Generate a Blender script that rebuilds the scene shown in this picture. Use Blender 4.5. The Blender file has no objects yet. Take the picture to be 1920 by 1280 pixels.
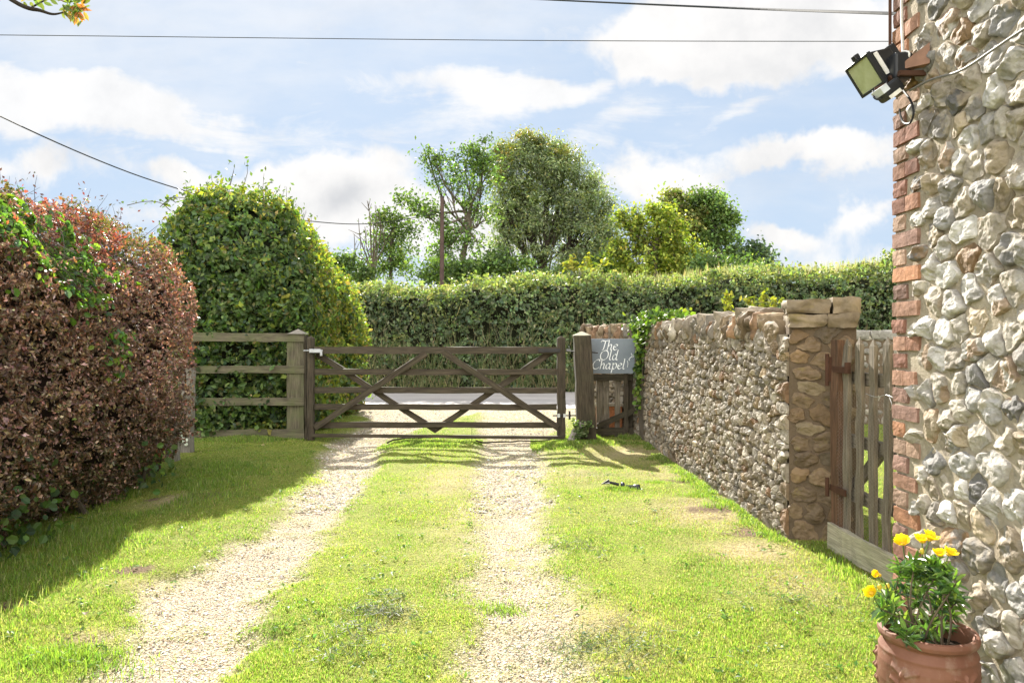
import bpy, bmesh, math, random
import numpy as np
from mathutils import Vector, Matrix
sc = bpy.context.scene
COL = sc.collection
R = math.radians
H = 1.35; FP = 1400.0                      # eye height; focal length in photo pixels (used only to choose real positions)
# ---------------------------------------------------------------- camera, sun, sky, exposure
cam_d = bpy.data.cameras.new("camera"); cam = bpy.data.objects.new("camera", cam_d); COL.objects.link(cam)
cam.location = (0, 0, H); cam.rotation_euler = (R(90), 0, 0)
cam_d.sensor_width = 36; cam_d.lens = 26.25; cam_d.clip_start = 0.05; cam_d.clip_end = 3000
sc.camera = cam
AZ, EL = R(-12.5), R(32.5)
SUN = Vector((math.sin(AZ)*math.cos(EL), math.cos(AZ)*math.cos(EL), math.sin(EL)))
sd = bpy.data.lights.new("sun", 'SUN'); so = bpy.data.objects.new("sun", sd); COL.objects.link(so)
sd.energy = 5.0; sd.angle = R(0.53); sd.color = (1.0, 0.94, 0.84)
so.rotation_euler = SUN.to_track_quat('Z', 'Y').to_euler(); so.location = (-5, 20, 20)
sc.view_settings.view_transform = 'Standard'; sc.view_settings.look = 'None'
sc.view_settings.exposure = 1.75; sc.view_settings.gamma = 1
SKY = 0.065
wd = bpy.data.worlds.new("World"); sc.world = wd; wd.use_nodes = True
def build_sky():
    nt = wd.node_tree; N = nt.nodes; L = nt.links
    bg = N['Background']; bg.inputs[1].default_value = SKY
    sk = N.new('ShaderNodeTexSky'); sk.sky_type = 'NISHITA'; sk.sun_disc = False
    sk.sun_elevation = EL; sk.sun_rotation = AZ; sk.dust_density = 0.35; sk.ozone_density = 2.2; sk.air_density = 1.0
    def m(op, a, b=None, c=None, clamp=False):
        n = N.new('ShaderNodeMath'); n.operation = op; n.use_clamp = clamp
        for i, v in enumerate((a, b, c)):
            if v is None: continue
            if isinstance(v, (int, float)): n.inputs[i].default_value = v
            else: L.new(v, n.inputs[i])
        return n.outputs[0]
    def ss(x, a, b):
        n = N.new('ShaderNodeMapRange'); n.interpolation_type = 'SMOOTHSTEP'
        L.new(x, n.inputs[0]); n.inputs[1].default_value = a; n.inputs[2].default_value = b
        return n.outputs[0]
    tc = N.new('ShaderNodeTexCoord'); sp = N.new('ShaderNodeSeparateXYZ'); L.new(tc.outputs['Generated'], sp.inputs[0])
    y = m('MAXIMUM', m('ABSOLUTE', sp.outputs[1]), 0.12)
    u = m('DIVIDE', sp.outputs[0], y); v = m('DIVIDE', sp.outputs[2], y)
    cb = N.new('ShaderNodeCombineXYZ'); L.new(u, cb.inputs[0]); L.new(v, cb.inputs[1])
    def noise(scale, detail, rough, sx=1.0, sy=1.0, off=0.0, dist=0.0, rot=0.0):
        mp = N.new('ShaderNodeMapping'); L.new(cb.outputs[0], mp.inputs[0])
        mp.inputs[3].default_value = (sx, sy, 1); mp.inputs[1].default_value = (off, off*.7, off); mp.inputs[2].default_value = (0, 0, rot)
        n = N.new('ShaderNodeTexNoise'); L.new(mp.outputs[0], n.inputs['Vector'])
        n.inputs['Scale'].default_value = scale; n.inputs['Detail'].default_value = detail
        n.inputs['Roughness'].default_value = rough; n.inputs['Distortion'].default_value = dist
        return n.outputs[0]
    w1 = noise(5, 5, .6, off=3.1); w2 = noise(5, 5, .6, off=9.7)
    uw = m('ADD', u, m('MULTIPLY', m('SUBTRACT', w1, .5), .22)); vw = m('ADD', v, m('MULTIPLY', m('SUBTRACT', w2, .5), .14))
    def field(blobs):
        tot = None
        for (px, py, rx, ry, a, rot) in blobs:
            cu, cv = (px-960)/FP, (640-py)/FP; rx /= FP; ry /= FP
            c, s = math.cos(rot), math.sin(rot)
            du = m('SUBTRACT', uw, cu); dv = m('SUBTRACT', vw, cv)
            p = m('MULTIPLY', m('ADD', m('MULTIPLY', du, c), m('MULTIPLY', dv, s)), 1/rx)
            q = m('MULTIPLY', m('SUBTRACT', m('MULTIPLY', dv, c), m('MULTIPLY', du, s)), 1/ry)
            r2 = m('ADD', m('MULTIPLY', p, p), m('MULTIPLY', q, q))
            g = m('MULTIPLY', m('POWER', 2.718, m('MULTIPLY', r2, -0.9)), a)
            tot = g if tot is None else m('ADD', tot, g)
        return tot
    big = field([(1430, 45, 320, 92, 1.2, 0), (1190, 105, 90, 60, .75, .6), (1330, 120, 120, 35, .6, -.2), (1640, 110, 90, 50, .6, 0), (1480, 285, 150, 34, 1.0, .1),
                 (1640, 290, 90, 50, .85, .2), (1225, 355, 110, 50, 1.0, 0), (1490, 432, 110, 24, .85, 0), (1655, 390, 50, 26, .8, .3),
                 (630, 330, 150, 55, 1.15, .1), (500, 360, 170, 60, .7, 0), (320, 320, 110, 40, .55, 0), (650, 430, 330, 55, .9, 0), (60, 300, 140, 45, .8, 0),
                 (880, 450, 170, 50, .8, 0), (1600, 480, 180, 30, .6, 0), (0, 420, 300, 40, .6, 0)])
    cir = field([(90, 165, 250, 45, .95, -.18), (60, 215, 200, 50, .8, -.2), (300, 235, 280, 28, .75, -.1), (900, 165, 200, 34, 1.15, -.05), (1010, 190, 120, 30, .7, .2),
                 (600, 60, 30, 160, .28, -.15), (1150, 250, 200, 40, .5, .6), (1350, 215, 180, 22, .5, .5), (800, 260, 400, 60, .25, 0),
                 (1060, 60, 120, 40, .3, 0)])
    nf = noise(9, 8, .62, off=1.3, dist=.3); ns = noise(6, 7, .66, sx=.7, sy=2.6, off=5.0, dist=.6, rot=.25)
    d1 = ss(m('ADD', big, m('MULTIPLY', m('SUBTRACT', nf, .5), 1.5)), .32, .84)
    d2 = m('MULTIPLY', ss(m('ADD', cir, m('MULTIPLY', m('SUBTRACT', ns, .5), 2.1)), .15, .95), .9)
    base = m('MULTIPLY', ss(noise(3.5, 6, .6, sx=.6, sy=1.8, off=7.3), .36, .74), .52)
    D = m('MAXIMUM', m('MAXIMUM', d1, d2), base, clamp=True)
    low = m('MULTIPLY', ss(m('MULTIPLY', v, -1.0), -.13, -.02), .5)
    D = m('MAXIMUM', D, low)
    # shaded cloud bottoms
    g1 = field([(645, 372, 60, 38, .8, 0), (150, 300, 80, 30, .3, 0), (1560, 330, 150, 25, .22, 0), (1520, 110, 200, 40, .22, 0), (1330, 130, 120, 25, .2, 0)])
    sh = m('MULTIPLY', m('ADD', m('MULTIPLY', ss(noise(7, 6, .6, off=2.2), .42, .75), .42), g1), 1.0, clamp=True)
    cr = N.new('ShaderNodeMix'); cr.data_type = 'RGBA'; L.new(sh, cr.inputs['Factor'])
    W = 0.312/SKY; G = 0.19/SKY
    cr.inputs['A'].default_value = (W, W*.985, W*.97, 1); cr.inputs['B'].default_value = (G*1.0, G*1.03, G*1.08, 1)
    # the open sky: Nishita, softened towards a pale summer blue
    tint = N.new('ShaderNodeMix'); tint.data_type = 'RGBA'; tint.inputs['Factor'].default_value = .93
    b = 1/SKY
    L.new(sk.outputs[0], tint.inputs['A']); tint.inputs['B'].default_value = (.168*b, .207*b, .260*b, 1)
    # unseen fill added behind the camera as extra-bright clouds, to lift shaded faces
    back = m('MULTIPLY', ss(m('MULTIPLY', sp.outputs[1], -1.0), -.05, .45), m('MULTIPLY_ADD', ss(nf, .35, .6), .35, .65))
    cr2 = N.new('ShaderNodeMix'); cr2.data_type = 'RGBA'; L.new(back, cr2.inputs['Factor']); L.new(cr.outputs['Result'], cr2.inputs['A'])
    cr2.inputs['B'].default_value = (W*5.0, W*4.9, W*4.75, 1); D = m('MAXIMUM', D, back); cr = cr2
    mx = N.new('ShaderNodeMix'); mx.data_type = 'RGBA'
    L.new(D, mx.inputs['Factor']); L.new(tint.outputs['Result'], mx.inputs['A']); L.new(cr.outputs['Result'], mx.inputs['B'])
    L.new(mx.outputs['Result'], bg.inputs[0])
build_sky()

# ---------------------------------------------------------------- helpers
rng = np.random.default_rng(11); random.seed(5)
def W3(px, py, y):                         # the point at depth y seen at photo pixel px, py
    return np.array(((px-960)/FP*y, y, H+(640-py)/FP*y))
def vhash(i, j, k, s=0):
    n = (i*374761393 + j*668265263 + k*2147483647 + s*1274126177) & 0xffffffff
    n = ((n ^ (n >> 13))*1274126177) & 0xffffffff
    return ((n ^ (n >> 16)) & 0xffff)/65535.0
def vnoise(p, f=1.0, s=0):                 # value noise in 0..1 on (n,3)
    p = np.asarray(p, float)*f; i = np.floor(p).astype(np.int64); t = p-i; t = t*t*(3-2*t)
    o = 0
    for a in (0, 1):
        for b in (0, 1):
            for c in (0, 1):
                w = (t[:, 0] if a else 1-t[:, 0])*(t[:, 1] if b else 1-t[:, 1])*(t[:, 2] if c else 1-t[:, 2])
                o = o + w*vhash(i[:, 0]+a, i[:, 1]+b, i[:, 2]+c, s)
    return o
def fbm(p, f=1.0, s=0, n=3):
    o = 0; a = 1; t = 0
    for k in range(n):
        o = o+a*vnoise(p, f*2**k, s+k); t += a; a *= .5
    return o/t
def nrmz(v): return v/np.maximum(np.linalg.norm(v, axis=-1, keepdims=True), 1e-9)
def sstep(x, a, b):
    t = np.clip((x-a)/(b-a), 0, 1); return t*t*(3-2*t)
WL = {}
def wl(o): return WL.get(o.name, np.zeros(3)) if o else np.zeros(3)
def mk(name, V, F, mat, parent=None, col=None, smooth=False, loc=None, sharp=None):
    V = np.asarray(V, float)
    if isinstance(F, np.ndarray): F = [F]
    F = [np.asarray(f, np.int64) for f in F if len(f)]
    base = wl(parent) if parent else (np.asarray(loc, float) if loc is not None else np.zeros(3))
    me = bpy.data.meshes.new(name)
    me.vertices.add(len(V)); me.vertices.foreach_set('co', (V-base).astype(np.float32).ravel())
    li = np.concatenate([f.ravel() for f in F]); tot = np.concatenate([np.full(len(f), f.shape[1]) for f in F])
    me.loops.add(len(li)); me.loops.foreach_set('vertex_index', li.astype(np.int32))
    me.polygons.add(len(tot)); st = np.concatenate(([0], np.cumsum(tot)[:-1]))
    me.polygons.foreach_set('loop_start', st.astype(np.int32))
    if smooth: me.polygons.foreach_set('use_smooth', np.ones(len(tot), bool))
    else: me.polygons.foreach_set('use_smooth', np.zeros(len(tot), bool))
    me.update(calc_edges=True)
    if col is not None:
        c = np.ones((len(V), 4), np.float32); c[:, :3] = np.asarray(col)[:, :3]
        a = me.attributes.new('Col', 'FLOAT_COLOR', 'POINT'); a.data.foreach_set('color', c.ravel())
    me.materials.append(mat)
    o = bpy.data.objects.new(name, me); COL.objects.link(o)
    if parent: o.parent = parent
    elif loc is not None: o.location = base
    WL[o.name] = base
    return o
def thing(name, label, cat, loc=(0, 0, 0), group=None):
    o = bpy.data.objects.new(name, None); COL.objects.link(o); o.location = loc; o.empty_display_size = .1
    o['label'] = label; o['category'] = cat
    if group: o['group'] = group
    WL[o.name] = np.asarray(loc, float)
    return o
def tag(o, label, cat, group=None, kind=None):
    o['label'] = label; o['category'] = cat
    if group: o['group'] = group
    if kind: o['kind'] = kind
    return o
def join(parts):
    Vs, Fs, n = [], {}, 0
    for V, F in parts:
        V = np.asarray(V, float); Vs.append(V)
        for f in ([F] if isinstance(F, np.ndarray) else F):
            f = np.asarray(f, np.int64)
            if len(f): Fs.setdefault(f.shape[1], []).append(f+n)
        n += len(V)
    return np.concatenate(Vs), [np.concatenate(v) for v in Fs.values()]
def tube(pts, rad, n=8, cap=True):
    P = np.asarray(pts, float); m = len(P); rad = np.broadcast_to(np.asarray(rad, float), (m,))
    T = nrmz(np.gradient(P, axis=0)); up = np.array([0, 0, 1.]) if abs(T[0, 2]) < .9 else np.array([1., 0, 0])
    V = []; a = nrmz(np.cross(T[0], up))
    for i in range(m):
        a = nrmz(a-T[i]*np.dot(a, T[i])); b = np.cross(T[i], a)
        th = np.arange(n)/n*2*np.pi
        V.append(P[i]+rad[i]*(np.cos(th)[:, None]*a+np.sin(th)[:, None]*b))
    V = np.concatenate(V); k = np.arange(n); k2 = (k+1) % n
    F = np.concatenate([np.stack([i*n+k, i*n+k2, (i+1)*n+k2, (i+1)*n+k], 1) for i in range(m-1)])
    Fs = [F]
    if cap: Fs += [k[::-1][None, :].copy(), ((m-1)*n+k)[None, :].copy()]
    return V, Fs
def spline(pts, n=24):
    P = np.asarray(pts, float)
    Q = np.concatenate([[2*P[0]-P[1]], P, [2*P[-1]-P[-2]]]); out = []
    for i in range(len(P)-1):
        a, b, c, d = Q[i:i+4]; k = max(2, n//(len(P)-1))
        for t in np.arange(k)/k:
            out.append(.5*((2*b)+(-a+c)*t+(2*a-5*b+4*c-d)*t*t+(-a+3*b-3*c+d)*t**3))
    out.append(P[-1]); return np.array(out)
def boxv(c, s, rot=None):
    c = np.asarray(c, float); s = np.asarray(s, float)/2
    V = np.array([[x, y, z] for x in (-1, 1) for y in (-1, 1) for z in (-1, 1)], float)*s
    if rot is not None: V = V @ np.asarray(rot).T
    F = np.array([[0, 1, 3, 2], [4, 6, 7, 5], [0, 4, 5, 1], [2, 3, 7, 6], [0, 2, 6, 4], [1, 5, 7, 3]])
    return V+c, F
def bevel_obj(o, w=.004, seg=2):
    bm = bmesh.new(); bm.from_mesh(o.data)
    bmesh.ops.bevel(bm, geom=bm.edges[:], offset=w, segments=seg, affect='EDGES', profile=.6)
    bm.to_mesh(o.data); bm.free(); return o
def bar(name, p0, p1, w, h, mat, parent=None, up=(0, 0, 1), jit=.003, bev=.004, nseg=10, loc=None, taper=1.0, pointed=False):
    """timber bar: long axis = local X, w across, h along 'up'; slightly uneven, bevelled, grain along its own X"""
    p0 = Vector(p0); p1 = Vector(p1); L = (p1-p0).length; x = (p1-p0).normalized()
    u = Vector(up); u = (u-x*u.dot(x)).normalized(); y = u.cross(x).normalized()
    rs = np.random.default_rng(abs(hash(round(p0.x*91+p0.z*37+p1.x*17+p1.z*7+p0.y, 3))) % 100000)
    xs = np.linspace(0, L, nseg+1); bm = bmesh.new(); rings = []
    for i, t in enumerate(xs):
        k = 1+(taper-1)*(i/nseg); j = rs.normal(0, jit, 4); oy, oz = rs.normal(0, jit*.6, 2)
        ring = [bm.verts.new((t, sy*(w/2*k+j[q])+oy, sz*(h/2*k+j[(q+1) % 4])+oz)) for q, (sy, sz) in enumerate(((-1, -1), (1, -1), (1, 1), (-1, 1)))]
        rings.append(ring)
    for i in range(nseg):
        for q in range(4): bm.faces.new((rings[i][q], rings[i][(q+1) % 4], rings[i+1][(q+1) % 4], rings[i+1][q]))
    bm.faces.new(rings[0][::-1])
    if pointed:
        t = bm.verts.new((L+pointed, 0, 0))
        for q in range(4): bm.faces.new((rings[-1][q], rings[-1][(q+1) % 4], t))
    else: bm.faces.new(rings[-1])
    ed = [e for e in bm.edges if len(e.link_faces) == 2 and e.calc_face_angle(0) > .6]
    bmesh.ops.bevel(bm, geom=ed, offset=bev, segments=2, affect='EDGES')
    me = bpy.data.meshes.new(name); bm.to_mesh(me); bm.free(); me.materials.append(mat)
    o = bpy.data.objects.new(name, me); COL.objects.link(o)
    M = Matrix((x, y, u)).transposed().to_4x4(); M.translation = p0
    if parent: o.parent = parent; M.translation = p0-Vector(wl(parent))
    o.matrix_local = M; WL[o.name] = np.array(p0)
    for p in me.polygons: p.use_smooth = False
    return o
# ---------------------------------------------------------------- materials
def newmat(name):
    m = bpy.data.materials.new(name); m.use_nodes = True
    nt = m.node_tree; return m, nt, nt.nodes, nt.links, nt.nodes['Principled BSDF']
def ramp(N, L, fac, stops):
    r = N.new('ShaderNodeValToRGB'); L.new(fac, r.inputs[0]); e = r.color_ramp.elements
    while len(e) < len(stops): e.new(.5)
    for i, (p, c) in enumerate(stops): e[i].position = p; e[i].color = (*c, 1)
    return r.outputs[0]
def nz(N, L, vec, scale, detail=5, rough=.6, dist=0):
    n = N.new('ShaderNodeTexNoise'); n.inputs['Scale'].default_value = scale; n.inputs['Detail'].default_value = detail
    n.inputs['Roughness'].default_value = rough; n.inputs['Distortion'].default_value = dist
    if vec is not None: L.new(vec, n.inputs['Vector'])
    return n.outputs[0]
def coord(N, L, scale=(1, 1, 1), kind='Object'):
    t = N.new('ShaderNodeTexCoord'); mp = N.new('ShaderNodeMapping'); mp.inputs[3].default_value = scale
    L.new(t.outputs[kind], mp.inputs[0]); return mp.outputs[0]
def bump(N, L, h, b, strength=.5, dist=.01):
    n = N.new('ShaderNodeBump'); n.inputs['Strength'].default_value = strength; n.inputs['Distance'].default_value = dist
    L.new(h, n.inputs['Height']); L.new(n.outputs[0], b.inputs['Normal']); return n
def mixc(N, L, fac, a, b, mode='MIX'):
    n = N.new('ShaderNodeMix'); n.data_type = 'RGBA'; n.blend_type = mode
    for s, v in (('Factor', fac), ('A', a), ('B', b)):
        i = n.inputs[s] if s == 'Factor' else n.inputs[s]
        if isinstance(v, (int, float)): i.default_value = v
        elif isinstance(v, tuple): i.default_value = (*v, 1)
        else: L.new(v, i)
    return n.outputs['Result']
def leaf_mat(name, trans=.4, rough=.45, spec=.4, tmul=(1.5, 1.7, .6)):
    m, nt, N, L, b = newmat(name)
    a = N.new('ShaderNodeAttribute'); a.attribute_name = 'Col'
    L.new(a.outputs['Color'], b.inputs['Base Color']); b.inputs['Roughness'].default_value = rough
    b.inputs['Specular IOR Level'].default_value = spec
    t = N.new('ShaderNodeBsdfTranslucent'); L.new(mixc(N, L, 1.0, a.outputs['Color'], tmul, 'MULTIPLY'), t.inputs[0])
    x = N.new('ShaderNodeMixShader'); x.inputs[0].default_value = trans
    L.new(b.outputs[0], x.inputs[1]); L.new(t.outputs[0], x.inputs[2]); L.new(x.outputs[0], N['Material Output'].inputs[0])
    return m
def wood_mat(name, dark, light, green=None, rough=.85, gamt=.5):
    m, nt, N, L, b = newmat(name)
    v = coord(N, L, (1.2, 14, 14)); v2 = coord(N, L, (1, 1, 1)); v3 = coord(N, L, (3, 90, 90))
    g = nz(N, L, v, 3, 7, .65, .4); f = nz(N, L, v3, 2, 4, .6)
    c = ramp(N, L, g, [(.3, dark), (.52, tuple((a+q)/2 for a, q in zip(dark, light))), (.72, light)])
    c = mixc(N, L, ramp(N, L, f, [(.35, (.55, .55, .55)), (.6, (1, 1, 1))]), (0, 0, 0), c)
    if green:
        c = mixc(N, L, ramp(N, L, nz(N, L, v2, 3.5, 5, .6), [(.42, (0, 0, 0)), (.68, (gamt,)*3)]), c, green)
    L.new(c, b.inputs['Base Color']); b.inputs['Roughness'].default_value = rough; b.inputs['Specular IOR Level'].default_value = .25
    mx = N.new('ShaderNodeMath'); mx.operation = 'ADD'; L.new(g, mx.inputs[0]); L.new(f, mx.inputs[1])
    bump(N, L, mx.outputs[0], b, .6, .006); return m
def flat_mat(name, c, rough=.6, metal=0, spec=.5, var=.25, scale=12, bstr=.15):
    m, nt, N, L, b = newmat(name)
    n = nz(N, L, coord(N, L), scale, 5)
    L.new(ramp(N, L, n, [(.3, tuple(x*(1-var) for x in c)), (.7, tuple(min(1, x*(1+var)) for x in c))]), b.inputs['Base Color'])
    b.inputs['Roughness'].default_value = rough; b.inputs['Metallic'].default_value = metal; b.inputs['Specular IOR Level'].default_value = spec
    if bstr: bump(N, L, n, b, bstr, .004)
    return m
def stone_mat(name, scale=14, bs=.7, bd=.012, lichen=None, rough=.75, spec=.35):
    m, nt, N, L, b = newmat(name)
    a = N.new('ShaderNodeAttribute'); a.attribute_name = 'Col'
    v = coord(N, L); n1 = nz(N, L, v, scale, 8, .65, .5); n2 = nz(N, L, v, scale*4, 5, .6)
    c = mixc(N, L, 1.0, a.outputs['Color'], ramp(N, L, n1, [(.25, (.45, .42, .38)), (.5, (.95, .93, .9)), (.75, (1.35, 1.33, 1.3))]), 'MULTIPLY')
    if lichen:
        c = mixc(N, L, ramp(N, L, nz(N, L, v, 5, 6, .7), [(.58, (0, 0, 0)), (.7, (.7,)*3)]), c, lichen)
    L.new(c, b.inputs['Base Color']); b.inputs['Roughness'].default_value = rough; b.inputs['Specular IOR Level'].default_value = spec
    mx = N.new('ShaderNodeMath'); mx.operation = 'MULTIPLY_ADD'; L.new(n2, mx.inputs[0]); mx.inputs[1].default_value = .35; L.new(n1, mx.inputs[2])
    bump(N, L, mx.outputs[0], b, bs, bd); return m
M_flint = stone_mat('flint', 16, .8, .014); M_wallstone = stone_mat('wall_stone', 18, .6, .01)
M_pier = stone_mat('pier_stone', 9, .7, .012, (.20, .16, .05)); M_brick = stone_mat('brick', 22, .8, .008, None, .9, .15)
def mortar_mat(name, c, scale=30, bs=.8, bd=.02):
    m, nt, N, L, b = newmat(name); v = coord(N, L)
    n1 = nz(N, L, v, 6, 6); n2 = nz(N, L, v, scale, 8, .7)
    L.new(ramp(N, L, n1, [(.3, tuple(x*.7 for x in c)), (.7, tuple(x*1.15 for x in c))]), b.inputs['Base Color'])
    b.inputs['Roughness'].default_value = .95; b.inputs['Specular IOR Level'].default_value = .1
    bump(N, L, n2, b, bs, bd); return m
M_mortar = mortar_mat('lime_mortar', (.40, .345, .26)); M_mortar_old = mortar_mat('old_mortar', (.19, .155, .11)); M_piercore = mortar_mat('pier_render', (.125, .094, .064), 14)
M_gatewood = wood_mat('gate_timber', (.030, .023, .016), (.105, .081, .054), (.06, .062, .03), gamt=.3)
M_postwood = wood_mat('post_timber', (.028, .022, .015), (.095, .073, .047), (.05, .055, .026), gamt=.3)
M_fencewood = wood_mat('fence_timber', (.068, .058, .04), (.185, .16, .105), (.10, .115, .045), gamt=.65)
M_greywood = wood_mat('weathered_timber', (.16, .145, .12), (.42, .38, .32), None)
M_picket = wood_mat('picket_timber', (.09, .075, .055), (.30, .25, .19), (.13, .12, .07), gamt=.3)
M_palewood = wood_mat('pale_board', (.30, .27, .2), (.55, .5, .38), (.3, .3, .17), gamt=.4)
M_brownwood = wood_mat('brown_timber', (.06, .035, .022), (.2, .11, .065))
M_rust = flat_mat('rusty_iron', (.075, .036, .022), .8, .3, .3); M_zinc = flat_mat('galvanised_steel', (.55, .56, .57), .45, .8, .5, .15)
M_iron = flat_mat('dark_iron', (.03, .028, .027), .6, .4); M_black = flat_mat('black_plastic', (.012, .013, .015), .42, 0, .45, .2)
M_cable = flat_mat('black_cable', (.012, .012, .013), .55); M_conduit = flat_mat('grey_cable', (.15, .14, .125), .6); M_pale = flat_mat('pale_cable', (.42, .39, .35), .5)
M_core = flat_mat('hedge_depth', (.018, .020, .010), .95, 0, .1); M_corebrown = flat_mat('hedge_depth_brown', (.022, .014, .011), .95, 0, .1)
M_bark = flat_mat('bark', (.085, .07, .052), .95, 0, .1, .4, 4, .6); M_barkdark = flat_mat('dark_bark', (.03, .024, .018), .95, 0, .1, .4, 6, .6)
M_leaf = leaf_mat('green_leaf', .4, .5, .3); M_copper = leaf_mat('copper_leaf', .26, .42, .4, (1.6, 1.05, .8)); M_grassblade = leaf_mat('grass_blade', .5, .5, .3, (1.3, 1.5, .7))
M_willow = leaf_mat('willow_leaf', .35, .4, .5); M_petal = leaf_mat('petal', .45, .5, .2, (1.15, 1.1, .5))

# ---------------------------------------------------------------- foliage
def pal(n, cols, probs, jit=.22, r=rng):
    c = np.asarray(cols, float)[r.choice(len(cols), n, p=np.asarray(probs)/np.sum(probs))]
    return c*np.exp(r.normal(0, jit, (n, 1)))*np.exp(r.normal(0, jit*.3, (n, 3)))
def leaves(P, Nm, L, Wd, col, out=.8, droop=0., fold=.35, six=False, r=rng, along=None):
    n = len(P); L = np.broadcast_to(L, (n,))[:, None]; Wd = np.broadcast_to(Wd, (n,))[:, None]
    c = nrmz(np.asarray(Nm)*out+r.normal(0, .55, (n, 3)))
    a = r.normal(0, 1, (n, 3)) if along is None else np.asarray(along)+r.normal(0, .35, (n, 3))
    a[:, 2] -= droop; a = nrmz(a-c*np.sum(a*c, 1, keepdims=True)); b = np.cross(c, a)
    if six:
        f = fold*Wd*.5
        V = np.stack([P-a*L*.5, P-a*L*.22-b*Wd*.42+c*f, P+a*L*.14-b*Wd*.46+c*f, P+a*L*.5-c*f*.5, P+a*L*.14+b*Wd*.46+c*f, P-a*L*.22+b*Wd*.42+c*f], 1).reshape(-1, 3)
        k = np.arange(n)[:, None]*6
        F = np.concatenate([k+np.array([0, 3, 2, 1]), k+np.array([0, 5, 4, 3])]); cc = np.repeat(col, 6, 0)
    else:
        f = fold*Wd*.5
        V = np.stack([P-a*L*.5, P-a*L*.06-b*Wd*.5+c*f, P+a*L*.5, P-a*L*.06+b*Wd*.5+c*f], 1).reshape(-1, 3)
        k = np.arange(n)[:, None]*4
        F = np.concatenate([k+np.array([0, 2, 1]), k+np.array([0, 3, 2])]); cc = np.repeat(col, 4, 0)
    return V, F, cc
class RBox:                                # rounded box with an uneven surface
    def __init__(s, lo, hi, r, amp=.12, f=1.2, top=None, seed=0, amp2=.05):
        s.lo = np.array(lo, float); s.hi = np.array(hi, float); s.r = r; s.amp = amp; s.f = f; s.top = top; s.seed = seed; s.amp2 = amp2
    sh = 0.0; pocket = 0.0; pf = 3.0
    def warp(s, p):
        q = p.copy()
        if s.top is not None: q[:, 2] = p[:, 2]*s.hi[2]/s.top(p)
        if s.sh: q[:, 0] = p[:, 0]+s.sh*(p[:, 1]-7.5)
        return q
    def d(s, p):
        q = s.warp(p); c = (s.lo+s.hi)/2; h = (s.hi-s.lo)/2-s.r
        e = np.abs(q-c)-h
        d = np.linalg.norm(np.maximum(e, 0), axis=1)+np.minimum(e.max(1), 0)-s.r
        return d+s.amp*(vnoise(p, s.f, s.seed)-.5)*2+s.amp2*(vnoise(p, s.f*4, s.seed+7)-.5)*2
    def n(s, p):
        e = .04; g = np.stack([s.d(p+np.eye(3)[k]*e)-s.d(p-np.eye(3)[k]*e) for k in range(3)], 1); return nrmz(g)
    def sample(s, n, din, dout, r, keep=None):
        out = []; got = 0; lo = s.lo-.3; hi = s.hi+.3
        if s.top is not None: hi = hi.copy(); hi[2] += .6
        while got < n:
            p = r.uniform(lo, hi, (400000, 3)); q = s.d(p); m = (q > -din) & (q < dout)
            # denser at the surface
            m &= r.random(len(p)) < np.where(q > 0, np.exp(-np.maximum(q, 0)/dout*2), np.exp(np.minimum(q, 0)/din*1.6))
            p = p[m]; q = q[m]
            if s.pocket:                # gaps in the outer leaves, through which the darker inside shows
                g = fbm(p, s.pf, s.seed+50, 2); hole = sstep(g, .60-s.pocket*.25, .40-s.pocket*.25) if False else sstep(-g, -.46, -.36)
                p = p[r.random(len(p)) > hole*s.pocket*sstep(q, -.16, -.02)]
            if keep is not None and len(p): p = p[keep(p)]
            if len(p) == 0: continue
            out.append(p); got += len(p)
        return np.concatenate(out)[:n]
    def clusters(s, n, k, sig, din, dout, r, keep=None):      # shoots: k leaves round each of n/k points
        A = s.sample(n//k, din, dout, r, keep); P = np.repeat(A, k, 0); d = np.repeat(s.n(A)+r.normal(0, .5, A.shape), k, 0)
        return P+d*r.uniform(-1.2, 1.2, (len(P), 1))*sig+r.normal(0, sig*.45, P.shape)
    def core(s, inset, step):
        lo, hi = s.lo, s.hi; N = np.maximum(2, np.ceil((hi-lo)/step).astype(int)); Vs, Fs, n0 = [], [], 0
        for ax in range(3):
            o1, o2 = [k for k in range(3) if k != ax]
            for sd in (0, 1):
                A, B = np.meshgrid(np.linspace(lo[o1], hi[o1], N[o1]+1), np.linspace(lo[o2], hi[o2], N[o2]+1), indexing='ij')
                P = np.zeros((A.size, 3)); P[:, o1] = A.ravel(); P[:, o2] = B.ravel(); P[:, ax] = hi[ax] if sd else lo[ax]
                idx = np.arange(A.size).reshape(A.shape)
                Fs.append(np.stack([idx[:-1, :-1], idx[1:, :-1], idx[1:, 1:], idx[:-1, 1:]], -1).reshape(-1, 4)+n0); Vs.append(P); n0 += len(P)
        P = np.concatenate(Vs)
        for _ in range(5): P = P-s.n(P)*(s.d(P)+inset)[:, None]*.8
        P[:, 2] = np.maximum(P[:, 2], -.02)
        return P, np.concatenate(Fs)
CAM = np.array((0, 0, H))
def facing(box, r, floor=.25):
    def k(p):
        n = box.n(p); v = nrmz(CAM-p); return r.random(len(p)) < np.clip((np.sum(n*v, 1)+.45)*1.6, floor, 1)
    return k
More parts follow.
